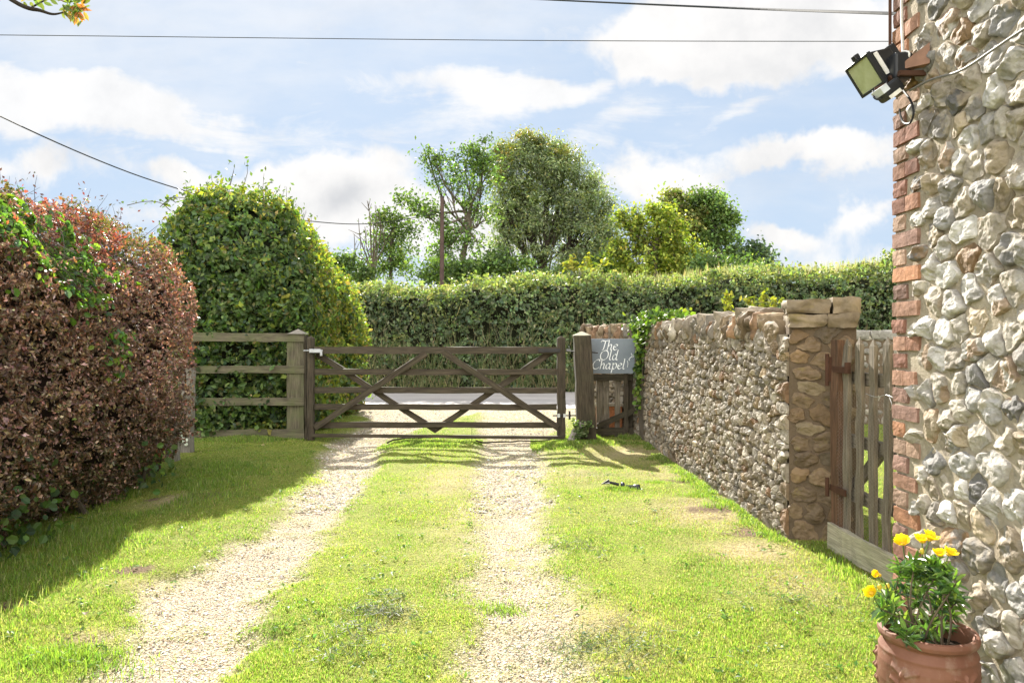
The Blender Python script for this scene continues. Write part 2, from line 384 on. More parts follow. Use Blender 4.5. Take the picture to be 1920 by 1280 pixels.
# ---------------------------------------------------------------- ground
def track(y):
    ly = [0, 2, 2.95, 4.1, 5.25, 7.3, 10, 13, 14.8]
    l0 = np.interp(y, ly, [-1.8, -1.75, -1.75, -2.0, -1.8, -1.93, -2.45, -2.5, -3.2]); l1 = np.interp(y, ly, [-1.1, -1.12, -1.18, -1.25, -1.27, -1.4, -1.7, -1.1, -.4])
    r0 = np.interp(y, ly, [-.18, -.20, -.21, -.23, -.26, -.33, -.48, -.6, -.6]); r1 = np.interp(y, ly, [.33, .32, .30, .27, .25, .26, .48, 1.0, 1.6])
    return l0, l1, r0, r1
def gravel(x, y):
    p = np.stack([x, y, np.zeros_like(x)], 1)
    w = (fbm(p, 2.2, 3, 4)-.5)*.40+(vnoise(p, 9, 5)-.5)*.10+(vnoise(p, 26, 6)-.5)*.12
    l0, l1, r0, r1 = track(y)
    a = np.minimum(x-l0, l1-x)+w*.8; b = np.minimum(x-r0, r1-x)+w*.75
    g = np.maximum(sstep(a, -.14, .15), sstep(b, -.18, .16)*.93)*(1-.25*sstep(fbm(p, 5, 77, 3), .56, .70))
    return g*sstep(-y, -15.0, -14.7)
DRY = [(1330, 960, 110, 30, .9), (1180, 850, 120, 22, .8), (1120, 1160, 120, 40, .75), (1250, 880, 90, 20, .6), (1400, 1030, 90, 25, .8), (1500, 1090, 110, 40, .45),
       (850, 980, 60, 70, .4), (840, 900, 80, 30, .45), (1190, 1240, 80, 25, .5), (740, 1150, 50, 30, .25), (330, 935, 40, 14, .8), (170, 1190, 60, 16, .8), (250, 1090, 60, 14, .5), (1080, 890, 60, 16, .7)]
def dry(x, y):
    p = np.stack([x, y, np.zeros_like(x)], 1); o = np.zeros_like(x)
    for (px, py, rx, ry, a) in DRY:
        yc = H*FP/(py-640); xc = (px-960)/FP*yc; sx = rx/FP*yc; sy = ry*yc*yc/(H*FP)
        o = np.maximum(o, a*np.exp(-(((x-xc)/sx)**2+((y-yc)/sy)**2)))
    return np.clip(o*1.3+(fbm(p, 1.6, 21, 4)-.5)*1.1*(o+.25), 0, 1)
SOIL = [(1345, 955, 70, 14, 1), (1400, 1000, 60, 14, .9), (1265, 900, 40, 8, .7), (385, 928, 34, 8, 1), (255, 1065, 46, 10, .8), (120, 1195, 60, 12, .9), (30, 1130, 40, 20, .8), (1090, 1050, 20, 6, .6), (300, 930, 24, 10, .7)]
def soil(x, y):
    p = np.stack([x, y, np.zeros_like(x)], 1); o = np.zeros_like(x)
    for (px, py, rx, ry, a) in SOIL:
        yc = H*FP/(py-640); xc = (px-960)/FP*yc; sx = rx/FP*yc; sy = ry*yc*yc/(H*FP)
        o = np.maximum(o, a*np.exp(-(((x-xc)/sx)**2+((y-yc)/sy)**2)))
    return sstep(o+(fbm(p, 7, 25, 4)-.5)*1.2*(o > .02), .42, .8)
def gh(x, y):
    p = np.stack([x, y, np.zeros_like(x)], 1)
    h = (fbm(p, .9, 40, 3)-.5)*.07+(vnoise(p, 6, 44)-.5)*.018
    h = h-.045*gravel(x, y)
    return h*sstep(-y, -14.6, -13.2)*sstep(np.abs(x)*-1, -40, -12)
def ax(fine0, fine1, st, far, near=None):
    a = np.arange(fine0, fine1, st); o = np.geomspace(st, far, 26)
    lo = (fine0-np.cumsum(np.diff(np.concatenate(([0], o)))))[::-1]; hi = a[-1]+np.cumsum(np.diff(np.concatenate(([0], o))))
    return np.concatenate((lo, a, hi))
gx = ax(-4.6, 3.4, .035, 600); gy = ax(1.6, 14.9, .035, 900)
X, Y = np.meshgrid(gx, gy, indexing='ij'); xf, yf = X.ravel(), Y.ravel()
Gm = gravel(xf, yf); Dm = dry(xf, yf); Sm = soil(xf, yf); Zf = gh(xf, yf)
Zf = np.where((np.abs(xf) > 12) | (yf > 14.7) | (yf < 0), np.minimum(Zf, 0), Zf)
idx = np.arange(X.size).reshape(X.shape)
gF = np.stack([idx[:-1, :-1], idx[1:, :-1], idx[1:, 1:], idx[:-1, 1:]], -1).reshape(-1, 4)
def ground_mat():
    m, nt, N, L, b = newmat('ground')
    a = N.new('ShaderNodeAttribute'); a.attribute_name = 'Col'; s = N.new('ShaderNodeSeparateColor'); L.new(a.outputs['Color'], s.inputs[0])
    v = coord(N, L)
    n1 = nz(N, L, v, 3, 6); n2 = nz(N, L, v, 45, 6, .7); n3 = nz(N, L, v, 130, 4, .7)
    turf = ramp(N, L, n2, [(.3, (.07, .09, .012)), (.5, (.17, .20, .025)), (.7, (.28, .29, .06))])
    thatch = ramp(N, L, n2, [(.3, (.15, .11, .05)), (.55, (.33, .28, .14)), (.75, (.44, .38, .21))])
    vo = N.new('ShaderNodeTexVoronoi'); vo.inputs['Scale'].default_value = 75; L.new(v, vo.inputs['Vector'])
    grit = ramp(N, L, vo.outputs['Distance'], [(.0, (.56, .50, .39)), (.45, (.46, .39, .29)), (.8, (.18, .14, .09))])
    gv = ramp(N, L, n3, [(.3, (.75, .72, .68)), (.7, (1.12, 1.1, 1.06))]); grit = mixc(N, L, 1.0, grit, gv, 'MULTIPLY')
    c = mixc(N, L, s.outputs[1], turf, thatch); c = mixc(N, L, s.outputs[0], c, grit); c = mixc(N, L, s.outputs[2], c, ramp(N, L, n2, [(.3, (.05, .035, .02)), (.55, (.16, .11, .065)), (.75, (.30, .23, .14))]))
    c = mixc(N, L, ramp(N, L, n1, [(.3, (.18,)*3), (.6, (0, 0, 0))]), c, (.13, .10, .055))
    L.new(c, b.inputs['Base Color']); b.inputs['Roughness'].default_value = .95; b.inputs['Specular IOR Level'].default_value = .15
    ad = N.new('ShaderNodeMath'); ad.operation = 'ADD'; L.new(n2, ad.inputs[0]); L.new(vo.outputs['Distance'], ad.inputs[1])
    bump(N, L, ad.outputs[0], b, .8, .012); return m
g = mk('ground', np.stack([xf, yf, Zf], 1), gF, ground_mat(), col=np.stack([Gm, Dm, Sm], 1), smooth=True); g['kind'] = 'structure'
def road_mat():
    m, nt, N, L, b = newmat('road'); v = coord(N, L, (.25, 1, 1)); v2 = coord(N, L)
    n1 = nz(N, L, v, 1.4, 6); n2 = nz(N, L, v2, 60, 6, .7)
    c = ramp(N, L, n1, [(.3, (.28, .25, .235)), (.5, (.36, .33, .31)), (.7, (.43, .39, .365))])
    c = mixc(N, L, .5, c, ramp(N, L, n2, [(.3, (.4, .4, .4)), (.7, (1.3, 1.3, 1.3))]), 'MULTIPLY')
    L.new(c, b.inputs['Base Color']); b.inputs['Roughness'].default_value = .7; bump(N, L, n2, b, .5, .01); return m
rx = np.linspace(-120, 120, 481); nE = vnoise(np.stack([rx, rx*0, rx*0], 1), 1.7, 3); nE2 = vnoise(np.stack([rx, rx*0, rx*0], 1), 1.3, 9)
rv = np.concatenate([np.stack([rx, 14.75+nE*.35, rx*0+.008], 1), np.stack([rx, rx*0+16.2, rx*0+.03], 1), np.stack([rx, rx*0+18.4, rx*0+.03], 1), np.stack([rx, 19.7+nE2*.3, rx*0+.008], 1)])
k = np.arange(480); rf = np.concatenate([np.stack([j*481+k, j*481+k+1, (j+1)*481+k+1, (j+1)*481+k], 1) for j in range(3)])
road = mk('road', rv, rf, road_mat(), smooth=True); road['kind'] = 'structure'

# ---------------------------------------------------------------- stone faces
def stones(S, ghosts, gap, depth, r, Rmax, nang=24, nring=7, stretch=1.0, facet=.8, lump=.15, lf=16, nf=7, wob=1.0):
    """irregular stones filling the cells round the sites S; returns u,v,w verts, faces, stone index"""
    S = np.asarray(S, float)*[1/stretch, 1]; A = S if ghosts is None or not len(ghosts) else np.concatenate([S, np.asarray(ghosts)*[1/stretch, 1]])
    th = np.arange(nang)/nang*2*np.pi; U = np.stack([np.cos(th), np.sin(th)], 1)
    rr = (np.arange(1, nring+1)/nring)**.8
    Vs = []; ids = []
    for i, c in enumerate(S):
        d = A-c; q = (d*d).sum(1); o = np.argsort(q)[1:16]; d = d[o]; q = q[o]
        dp = d @ U.T; t = np.where(dp > 1e-6, q[:, None]/(2*np.maximum(dp, 1e-6)), 9)
        Rk = np.minimum(t.min(0), Rmax)-gap*.5; Rk = np.maximum(Rk, .012)
        for _ in range(2): Rk = .25*np.roll(Rk, 1)+.5*Rk+.25*np.roll(Rk, -1)
        ph = r.uniform(0, 6.28, 3); Rk = Rk*(1+wob*(.09*np.sin(2*th+ph[0])+.08*np.sin(3*th+ph[1])+.06*np.sin(5*th+ph[2])+.04*np.sin(8*th+ph[0]*2)-.08))
        hh = depth*r.uniform(.55, 1.25)
        P = np.concatenate([[c], (c[None, None]+rr[:, None, None]*Rk[None, :, None]*U[None]).reshape(-1, 2)])
        rad = np.concatenate([[0], np.repeat(rr, nang)])
        w = hh*np.maximum(1-rad**4.5, 0)**.6
        sz = Rk.mean(); loc = (P-c)/sz
        for _ in range(nf):
            an = r.uniform(0, 6.28); sl = r.uniform(.25, 1.5)*facet
            w = np.minimum(w, hh*(r.uniform(.5, 1.15)+sl*(loc[:, 0]*np.cos(an)+loc[:, 1]*np.sin(an))))
        p3 = np.concatenate([P, np.full((len(P), 1), i*3.7)], 1)
        w = w+hh*lump*((vnoise(p3, lf, 3)-.5)*3+(vnoise(p3, lf*2.6, 5)-.5)*1.8+(vnoise(p3, lf*6, 6)-.5)*.8)*(1-rad**6)
        w = np.where(rad > .99, -.012, np.maximum(w, -.006)); P = P*[stretch, 1]
        Vs.append(np.concatenate([P, w[:, None]], 1)); ids.append(np.full(len(P), i))
    nv = 1+nring*nang; k = np.arange(nang); k2 = (k+1) % nang
    tri = np.stack([k*0, 1+k, 1+k2], 1); qd = np.concatenate([np.stack([1+m*nang+k, 1+(m+1)*nang+k, 1+(m+1)*nang+k2, 1+m*nang+k2], 1) for m in range(nring-1)])
    n = len(S); off = (np.arange(n)*nv)[:, None, None]
    return np.concatenate(Vs), [(tri[None]+off).reshape(-1, 3), (qd[None]+off).reshape(-1, 4)], np.concatenate(ids)
def rock_template(n=5):
    Vs, Fs, n0 = [], [], 0; t = np.linspace(-1, 1, n+1)
    for axx in range(3):
        for sd in (-1, 1):
            A, B = np.meshgrid(t, t, indexing='ij'); P = np.zeros((A.size, 3)); o1, o2 = (axx+1) % 3, (axx+2) % 3
            P[:, axx] = sd; P[:, o1] = A.ravel()*sd; P[:, o2] = B.ravel(); idx = np.arange(A.size).reshape(A.shape)+n0
            Fs.append(np.stack([idx[:-1, :-1], idx[1:, :-1], idx[1:, 1:], idx[:-1, 1:]], -1).reshape(-1, 4)); Vs.append(P); n0 += len(P)
    return np.concatenate(Vs), np.concatenate(Fs)
RT = rock_template(6)
def rock(c, dim, r, rnd=.45, amp=.1, f=3.0, rot=None):
    V = RT[0]; S = nrmz(V); P = (V*(1-rnd)+S*(rnd*1.12))
    s = int(r.integers(0, 9999)); P = P*(1+amp*(vnoise(P+s*.37, f*.5, s)-.5)*2+amp*.5*(vnoise(P+s*.37, f*1.6, s)-.5)*2)[:, None]
    P = P*np.asarray(dim)/2
    if rot is not None: P = P @ np.asarray(rot).T
    return P+np.asarray(c), RT[1]
def blob_pts(n, lo, hi, dmin, r, tries=60000, reject=None):
    pts = np.zeros((0, 2)); C = r.uniform(lo, hi, (tries, 2)); D = dmin*r.uniform(.62, 1.45, tries); ds = []
    for c, d in zip(C, D):
        if reject is not None and reject(c): continue
        if len(pts) == 0 or (((pts-c)**2).sum(1) > ((np.array(ds)+d)/2)**2).all():
            pts = np.concatenate([pts, c[None]]); ds.append(d)
            if len(pts) >= n: break
    return pts
# ---------------------------------------------------------------- the flint building with brick corner
XB, YB = 1.71, 3.33
def building():
    r = np.random.default_rng(3)
    b = thing('building', 'flint walled building with red brick corner, standing behind the terracotta pot', 'building', (XB, YB, 0))
    # wall core: rubble box behind the facing, slightly uneven front
    y0, y1, z1 = -4.0, YB-.010, 4.6
    gy_, gz_ = np.linspace(.3, y1, 80), np.linspace(-.1, z1, 120); A, B = np.meshgrid(gy_, gz_, indexing='ij')
    P = np.stack([np.full(A.size, XB+.012), A.ravel(), B.ravel()], 1); P[:, 0] -= .014+(fbm(P, 7, 3, 3)-.5)*.022
    i_ = np.arange(A.size).reshape(A.shape); F = np.stack([i_[:-1, :-1], i_[:-1, 1:], i_[1:, 1:], i_[1:, :-1]], -1).reshape(-1, 4)
    mk('mortar_bed', P, F, M_mortar, b, smooth=True)
    V, F = boxv(((XB+8)/2+.004, (y0+y1)/2+.015, z1/2-.05), (8-XB, y1-y0-.03, z1+.1)); mk('wall', V, F, M_mortar, b)
    # shallow roof over it, out of frame
    rz = [(XB-.25, 4.55), (XB-.25, 4.68), (4.9, 7.2), (8.2, 4.68), (8.2, 4.55)]
    V = np.array([[x, y, z] for y in (y0-.2, YB+.25) for (x, z) in rz]); n = 5
    F = [np.array([[q, (q+1) % n, n+(q+1) % n, n+q] for q in range(n)]), np.array([[4, 3, 2, 1, 0], [5, 6, 7, 8, 9]])]
    mk('roof', V, F, flat_mat('slate', (.1, .1, .11), .7), b)
    # brick corner, courses of 75 mm, alternating long and short
    parts, cols, ghosts = [], [], []
    bc = np.array([(.26, .14, .095), (.29, .17, .12), (.23, .12, .09), (.29, .20, .15), (.32, .165, .095), (.21, .13, .105)])
    z = .03; k = 0; edges = []
    while z < 4.5:
        hgt = .065; ln = (.205 if k % 2 else .105)+r.normal(0, .008); lb = (.105 if k % 2 else .215)
        if 2.42 < z < 2.56: ln = .07
        if z < 2.95 or k % 3:
            jx, jy = r.normal(0, .002, 2); pr = .012+r.uniform(0, .005)
            nb = 1 if (k % 2 == 0 or r.random() < .6) else 2
            for q in range(nb):
                l2 = ln/nb-.004*(nb-1); c = (XB-pr+lb/2, YB-ln*(q+.5)/nb+jy, z+hgt/2)
                Vr, Fr = rock(c, (lb, l2, hgt*r.uniform(.9, 1.02)), r, .07, .03, 2.5)
                cc = bc[r.integers(0, len(bc))]*np.exp(r.normal(0, .13)); parts.append((Vr, Fr)); cols.append(np.repeat(cc[None], len(Vr), 0))
            for t in np.arange(.02, ln+.02, .045): ghosts.append((YB-t, z+hgt/2))
        edges.append((z, ln)); z += .0752; k += 1
    V, F = join(parts); mk('brick_corner', V, F, M_brick, b, np.concatenate(cols))
    ez = np.array([e[0] for e in edges]); el = np.array([e[1] for e in edges])
    def rej(c):
        i = np.clip(np.searchsorted(ez, c[1])-1, 0, len(ez)-1); return c[0] > YB-el[i]-.05
    S = blob_pts(1400, (.7, 0.0), (YB-.1, 3.6), .108, r, 90000, rej)
    V, F, ids = stones(S, np.array(ghosts), .006, .027, r, .13, 52, 15, 1.2, .8, .34, 17, 4, .8)
    fc = np.array([(.31, .295, .27), (.235, .23, .22), (.35, .32, .27), (.285, .235, .165), (.15, .145, .14), (.46, .445, .415), (.24, .155, .085), (.32, .285, .23)])
    sc_ = fc[r.choice(len(fc), len(S), p=[.19, .10, .20, .17, .06, .12, .05, .11])]*np.exp(r.normal(0, .13, (len(S), 1)))
    P = np.stack([XB-.010-V[:, 2], V[:, 0], V[:, 1]], 1)
    mot = sstep(fbm(P, 15, 8, 4), .51, .56)[:, None]; alt = fc[(ids*7+3) % len(fc)]
    cv = sc_[ids]*(1-.75*mot)+alt*.75*mot
    mk('flint_facing', P, [f[:, ::-1] for f in F], M_flint, b, cv)
building()
# ---------------------------------------------------------------- long stone wall with its pier
WPATH = spline([(1.88, 5.1), (1.865, 6.5), (1.84, 8.2), (1.81, 9.7), (1.77, 10.4), (1.64, 10.95), (1.40, 11.35), (1.05, 11.55)], 140)
WS = np.concatenate([[0], np.cumsum(np.linalg.norm(np.diff(WPATH, axis=0), axis=1))])
def wpt(s):
    s = np.asarray(s, float); x = np.interp(s, WS, WPATH[:, 0]); y = np.interp(s, WS, WPATH[:, 1])
    e = .03; tx = np.interp(s+e, WS, WPATH[:, 0])-np.interp(s-e, WS, WPATH[:, 0]); ty = np.interp(s+e, WS, WPATH[:, 1])-np.interp(s-e, WS, WPATH[:, 1])
    t = nrmz(np.stack([tx, ty], -1)); return np.stack([x, y], -1), np.stack([-t[..., 1], t[..., 0]], -1)   # normal towards the drive
def stone_wall():
    r = np.random.default_rng(8); TH = .40; top = 1.40; Lw = WS[-1]
    w = thing('stone_wall', 'long rubble stone wall with upright coping stones and a square pier, beside the picket gate', 'wall', (2.08, 5.1, 0))
    s = np.linspace(0.02, Lw, 120); p, n = wpt(s); zz = np.linspace(-.1, top, 20)
    S_, Z_ = np.meshgrid(np.arange(len(s)), zz, indexing='ij')
    P = np.concatenate([p[S_.ravel()], Z_.ravel()[:, None]], 1); P[:, :2] += n[S_.ravel()]*((fbm(P, 8, 2)-.5)*.03-.012)[:, None]
    i_ = np.arange(S_.size).reshape(S_.shape); F1 = np.stack([i_[:-1, :-1], i_[1:, :-1], i_[1:, 1:], i_[:-1, 1:]], -1).reshape(-1, 4)
    Q = np.concatenate([p[S_.ravel()]-n[S_.ravel()]*TH, Z_.ravel()[:, None]], 1); nn = len(P); F2 = F1[:, ::-1]+nn
    F3 = np.stack([i_[:-1, -1], i_[1:, -1], nn+i_[1:, -1], nn+i_[:-1, -1]], -1)
    endq = np.stack([i_[-1, :-1], nn+i_[-1, :-1], nn+i_[-1, 1:], i_[-1, 1:]], -1)
    mk('wall', np.concatenate([P, Q]), np.concatenate([F1, F2, F3, endq]), M_mortar_old, w, smooth=False)
    # coursed rubble facing
    S = []; z = .02
    while z < top-.03:
        hh = r.uniform(.055, .095); u = r.uniform(0, .08)+.03
        while u < Lw:
            wd = r.uniform(.045, .125)*(1.9 if r.random() < .12 else 1); S.append((u+wd/2, z+hh/2+r.normal(0, .02))); u += wd
        z += hh
    S = np.array(S); S = S[S[:, 1] < top-.02]
    V, F, ids = stones(S, None, .004, .025, r, .14, 28, 9, 1.3, .55, .26, 30, 3, 1.2)
    fc = np.array([(.22, .185, .135), (.26, .22, .165), (.175, .155, .125), (.22, .165, .10), (.34, .305, .25), (.15, .11, .07), (.21, .13, .075), (.25, .22, .18)])
    cs = fc[r.choice(len(fc), len(S), p=[.22, .18, .14, .14, .12, .08, .03, .09])]*np.exp(r.normal(0, .16, (len(S), 1)))
    p, n = wpt(np.clip(V[:, 0], 0, Lw)); P = np.concatenate([p+n*V[:, 2:3], V[:, 1:2]], 1)
    mk('stone_facing', P, F, M_wallstone, w, cs[ids])
    # upright coping stones
    parts, cols = [], []; u = .47
    while u < Lw:
        wd = r.uniform(.05, .15); hh = r.uniform(.16, .25) if u > .7 else .19; p, n = wpt(u+wd/2); t = np.array([n[1], -n[0]])
        rot = np.array([[t[0], -n[0], 0], [t[1], -n[1], 0], [0, 0, 1]]); c = (p[0]-n[0]*(TH/2-.015), p[1]-n[1]*(TH/2-.015), top+hh/2-.03)
        ti = r.normal(0, .17); rot = rot @ np.array([[math.cos(ti), 0, math.sin(ti)], [0, 1, 0], [-math.sin(ti), 0, math.cos(ti)]])
        V, F = rock(c, (wd*.92, TH*r.uniform(.95, 1.08), hh), r, .45, .26, 3.5, rot); parts.append((V, F))
        cc = fc[r.integers(0, len(fc))]*np.exp(r.normal(0, .15))*.95; cols.append(np.repeat(cc[None], len(V), 0)); u += wd
    V, F = join(parts); mk('coping', V, F, M_wallstone, w, np.concatenate(cols), smooth=True)
    # pier: front face turned slightly to the gate
    a = np.array((1.885, 5.095)); b = np.array((2.30, 4.97)); e = nrmz(b-a); nf = np.array((e[1], -e[0])); PW = np.linalg.norm(b-a)
    pr = thing_part(w, 'pier')
    cx = (a+b)/2-nf*.2; rot = np.array([[e[0], -nf[0], 0], [e[1], -nf[1], 0], [0, 0, 1]])
    V, F = rock((cx[0], cx[1], .72), (PW-.01, .40, 1.60), r, .02, .0, 3, rot); mk('pier_core', V, F, M_piercore, pr)
    pc = np.array([(.15, .11, .07), (.20, .145, .09), (.115, .09, .06), (.22, .15, .085), (.15, .125, .095), (.25, .20, .13)]); S = []; z = .02
    while z < 1.50:
        hh = r.uniform(.06, .15); u = -.02
        while u < PW:
            wd = r.uniform(.09, .30); S.append((u+wd/2, z+hh/2+r.normal(0, .012))); u += wd
        z += hh
    S = np.array(S); S = S[(S[:, 0] > .02) & (S[:, 0] < PW-.02)]; gst = [(-.05, q) for q in np.arange(0, 1.6, .05)]+[(PW+.05, q) for q in np.arange(0, 1.6, .05)]+[(q, 1.57) for q in np.arange(0, .5, .04)]
    S = S[S[:, 1] < 1.49]; V, F, ids = stones(S, np.array(gst), .004, .018, r, .20, 36, 10, 1.4, .7, .42, 18)
    cs = pc[r.integers(0, len(pc), len(S))]*np.exp(r.normal(0, .12, (len(S), 1)))*np.where(S[:, 1] < 1.05, .72, .78)[:, None]
    q = a[None]+e[None]*V[:, :1]+nf[None]*(V[:, 2:3]+.007); mk('pier_facing', np.concatenate([q, V[:, 1:2]], 1), F, M_pier, pr, cs[ids])
    parts, cols = [], []
    for (u, wd, zc, hh, dd) in ((.13, .285, 1.588, .10, .012), (.365, .17, 1.592, .11, .006), (.34, .20, 1.49, .10, -.01), (.12, .24, 1.49, .09, -.012)):
        q = a+e*u-nf*(.19+dd); V, F = rock((q[0], q[1], zc), (wd, .43, hh), r, .16, .13, 3.6, rot); parts.append((V, F))
        cols.append(np.repeat(np.array([(.215, .175, .12)])*np.exp(r.normal(0, .1)), len(V), 0))
    V, F = join(parts); mk('cap_stone', V, F, M_pier, pr, np.concatenate(cols), smooth=True)
def thing_part(parent, name):
    o = bpy.data.objects.new(name, None); COL.objects.link(o); o.parent = parent; WL[o.name] = wl(parent); o.empty_display_size = .1
    return o
stone_wall()
# garden wall glimpsed through the picket gate
def garden_wall():
    r = np.random.default_rng(4)
    w = thing('garden_wall', 'dark low stone wall across the lawn behind the picket gate', 'wall', (5, 12.2, 0))
    V, F = boxv((5.6, 12.35, .68), (7.4, .3, 1.4)); mk('wall', V, F, M_piercore, w)
    S = []; z = .03
    while z < 1.36:
        u = 1.95
        while u < 9.2:
            wd = r.uniform(.1, .28); S.append((u+wd/2, z+.06)); u += wd
        z += .11
    V, F, ids = stones(S, None, .014, .03, r, .15, 10, 4, 1.4, .8, .15)
    cc = np.array([(.2, .18, .15), (.26, .24, .2), (.16, .15, .13)])[r.integers(0, 3, len(S))]
    mk('stone_facing', np.stack([V[:, 0], 12.2-V[:, 2], V[:, 1]], 1), F, M_wallstone, w, cc[ids])
    parts = []; u = 1.95
    while u < 9.2:
        wd = r.uniform(.25, .6); parts.append(rock((u+wd/2, 12.35, 1.46), (wd-.01, .38, .15), r, .3, .08)); u += wd
    V, F = join(parts); mk('coping', V, F, M_wallstone, w, np.tile(np.array([[.22, .21, .19]]), (len(V), 1)), smooth=True)
garden_wall()

# ---------------------------------------------------------------- five-bar gate
YG = 10.2
def gx_(px, y=YG): return (px-960)/FP*y
def gz_(py, y=YG): return H+(640-py)/FP*y
def field_gate():
    t = thing('field_gate', 'closed brown timber field gate with crossed braces, spanning the drive', 'gate', (gx_(815), YG, 0))
    P = lambda px, py, dy=0: (gx_(px), YG+dy, gz_(py))
    bar('stile', P(583, 824), P(583, 634), .075, .088, M_gatewood, t, up=(1, 0, 0), pointed=.035)
    bar('stile', P(1052, 822), P(1052, 634), .075, .115, M_gatewood, t, up=(1, 0, 0), pointed=.035, taper=.95)
    for py, hh, d in ((656.5, .095, .07), (697, .082, .03), (731, .08, .03), (762.5, .078, .03), (796, .08, .03)):
        bar('rail', P(590, py), P(1044, py+(.5 if py > 700 else 0)), d, hh, M_gatewood, t)
    bar('bottom_batten', P(586, 815, -.06), P(1058, 819, -.06), .03, .045, M_gatewood, t)
    bw = .08
    bar('brace', P(592, 801, -.045), P(800, 662, -.045), .025, bw, M_gatewood, t)
    bar('brace', P(832, 660, -.045), P(1046, 801, -.045), .025, bw, M_gatewood, t)
    bar('brace', P(592, 663, .045), P(818, 808, .045), .025, bw, M_gatewood, t)
    bar('brace', P(812, 808, .045), P(1040, 655, .045), .025, bw, M_gatewood, t)
    l = mk('latch', *join([boxv(P(593, 657.5, -.075), (.15, .02, .05)), boxv(P(605, 661, -.075), (.03, .035, .085)), tube([P(572, 657, -.075), P(608, 657, -.075)], .008)]), M_zinc, t)
    bevel_obj(l, .003, 1)
    mk('hinge', *join([boxv(P(1030, 656.5, -.05), (.3, .008, .05)), boxv(P(1030, 656.5, .05), (.3, .008, .05)), tube([P(1062, 657, 0), P(1070, 657, 0)], .018)]), M_iron, t)
    mk('hinge', *join([tube([P(1036, 778, -.06), P(1080, 778.5, 0)], .009), tube([P(1068, 770, 0), P(1068, 786, 0)], .014)]), M_iron, t)
    for px in (1047, 1058): mk('hinge_plate', *boxv(P(px, 778, -.065), (.035, .012, .05)), M_zinc, t)
    for px, l_ in ((625, .05), (746, .07), (885, .07), (960, .06), (1018, .08)):
        mk('wire_end', *tube([P(px, 800, -.05), P(px, 818, -.04), (gx_(px), YG-.04, gz_(822)-l_*.5)], .002, 5), M_iron, t)
field_gate()
def gate_posts():
    t = thing('gate_post', 'thick dark timber gate post with pale pyramid top, beside the slate name sign', 'post', (gx_(1100), 10.15, 0))
    bar('shaft', (gx_(1101, 10.15), 10.15, -.1), (gx_(1091, 10.15), 10.15, gz_(629, 10.15)), .24, .245, M_postwood, t, up=(1, 0, 0), taper=.93, jit=.004, bev=.008)
    x = gx_(1091, 10.15); z = gz_(629, 10.15); c = .122
    V = np.array([[x-c, 10.15-c, z], [x+c, 10.15-c, z], [x+c, 10.15+c, z], [x-c, 10.15+c, z], [x, 10.15, z+.06]])
    o = mk('cap', V, [np.array([[3, 2, 1, 0]]), np.array([[0, 1, 4], [1, 2, 4], [2, 3, 4], [3, 0, 4]])], M_palewood, t)
    mk('hinge_pin', *join([tube([(gx_(1062), 10.17, gz_(658)), (gx_(1112), 10.05, gz_(660))], .009), tube([(x+.13, 10.02, gz_(660)), (x+.20, 10.0, gz_(661))], .010)]), M_iron, t)
    b = bar('timber_offcut', (gx_(1066), 9.95, .0), (gx_(1086), 10.0, .27), .03, .1, M_greywood, up=(1, 0, 0), jit=.004)
    tag(b, 'split grey timber offcut leaning against the foot of the gate post', 'board')
    t = thing('shutting_post', 'squat greenish timber post with pyramid top where the fence rails meet the gate', 'post', (gx_(556, 10.36), 10.36, 0))
    bar('shaft', (gx_(556, 10.36), 10.36, -.1), (gx_(557, 10.36), 10.36, gz_(627, 10.36)), .16, .235, M_fencewood, t, up=(1, 0, 0), jit=.003, bev=.006)
    bar('cladding_board', (gx_(576, 10.3), 10.3, -.05), (gx_(574, 10.3), 10.3, gz_(628, 10.3)), .14, .022, M_postwood, t, up=(1, 0, 0))
    x = gx_(559, 10.36); z = gz_(626, 10.36); c = .12
    V = np.array([[x-c, 10.36-c, z], [x+c, 10.36-c, z], [x+c, 10.36+c, z], [x-c, 10.36+c, z], [x, 10.36, z+.07]])
    mk('cap', V, [np.array([[3, 2, 1, 0]]), np.array([[0, 1, 4], [1, 2, 4], [2, 3, 4], [3, 0, 4]])], M_greywood, t)
gate_posts()
def rail_fence():
    t = thing('rail_fence', 'four rail mossy timber fence in front of the beech hedge, left of the gate', 'fence', (-3.6, 10.3, 0))
    for (p0, p1, hh) in ((632, 632.5, .115), (693, 692, .10), (753, 753, .105), (816, 812, .125)):
        bar('rail', (gx_(330, 10.28), 10.28, gz_(p0, 10.28)), (gx_(571, 10.28), 10.28, gz_(p1, 10.28)), .04, hh, M_fencewood, t, jit=.004)
    bar('post', (-4.45, 10.36, -.1), (-4.45, 10.36, 1.38), .1, .12, M_fencewood, t, up=(1, 0, 0))
    for i, (px, y, z1, wd, lab) in enumerate(((347, 9.0, 1.05, .13, 'weathered grey timber post with white lichen patches, at the end of the purple hedge'),
                                    (323, 8.35, .75, .10, 'shorter grey timber post tucked under the purple hedge, in front of the lichened one'))):
        x = gx_(px, y)
        q = thing('old_post', lab, 'post', (x, y, 0), 'old grey posts by the purple hedge')
        bar('shaft', (x, y, -.1), (x+.02, y, z1), wd, wd*1.25, M_greywood, q, up=(1, 0, 0), jit=.006, bev=.01)
        if i == 0:
            r = np.random.default_rng(2); parts = []
            for (dx, z, s) in ((-.03, .31, .035), (.005, .26, .045), (.04, .25, .03), (-.02, .2, .03), (.03, .17, .035), (-.05, .37, .03), (.05, .12, .02)):
                V, F = rock((x+dx, y-.082, z), (s*2, .012, s*1.6), r, .8, .25); parts.append((V, F))
            V, F = join(parts); mk('lichen', V, F, flat_mat('lichen', (.62, .66, .55), .9), q)
rail_fence()
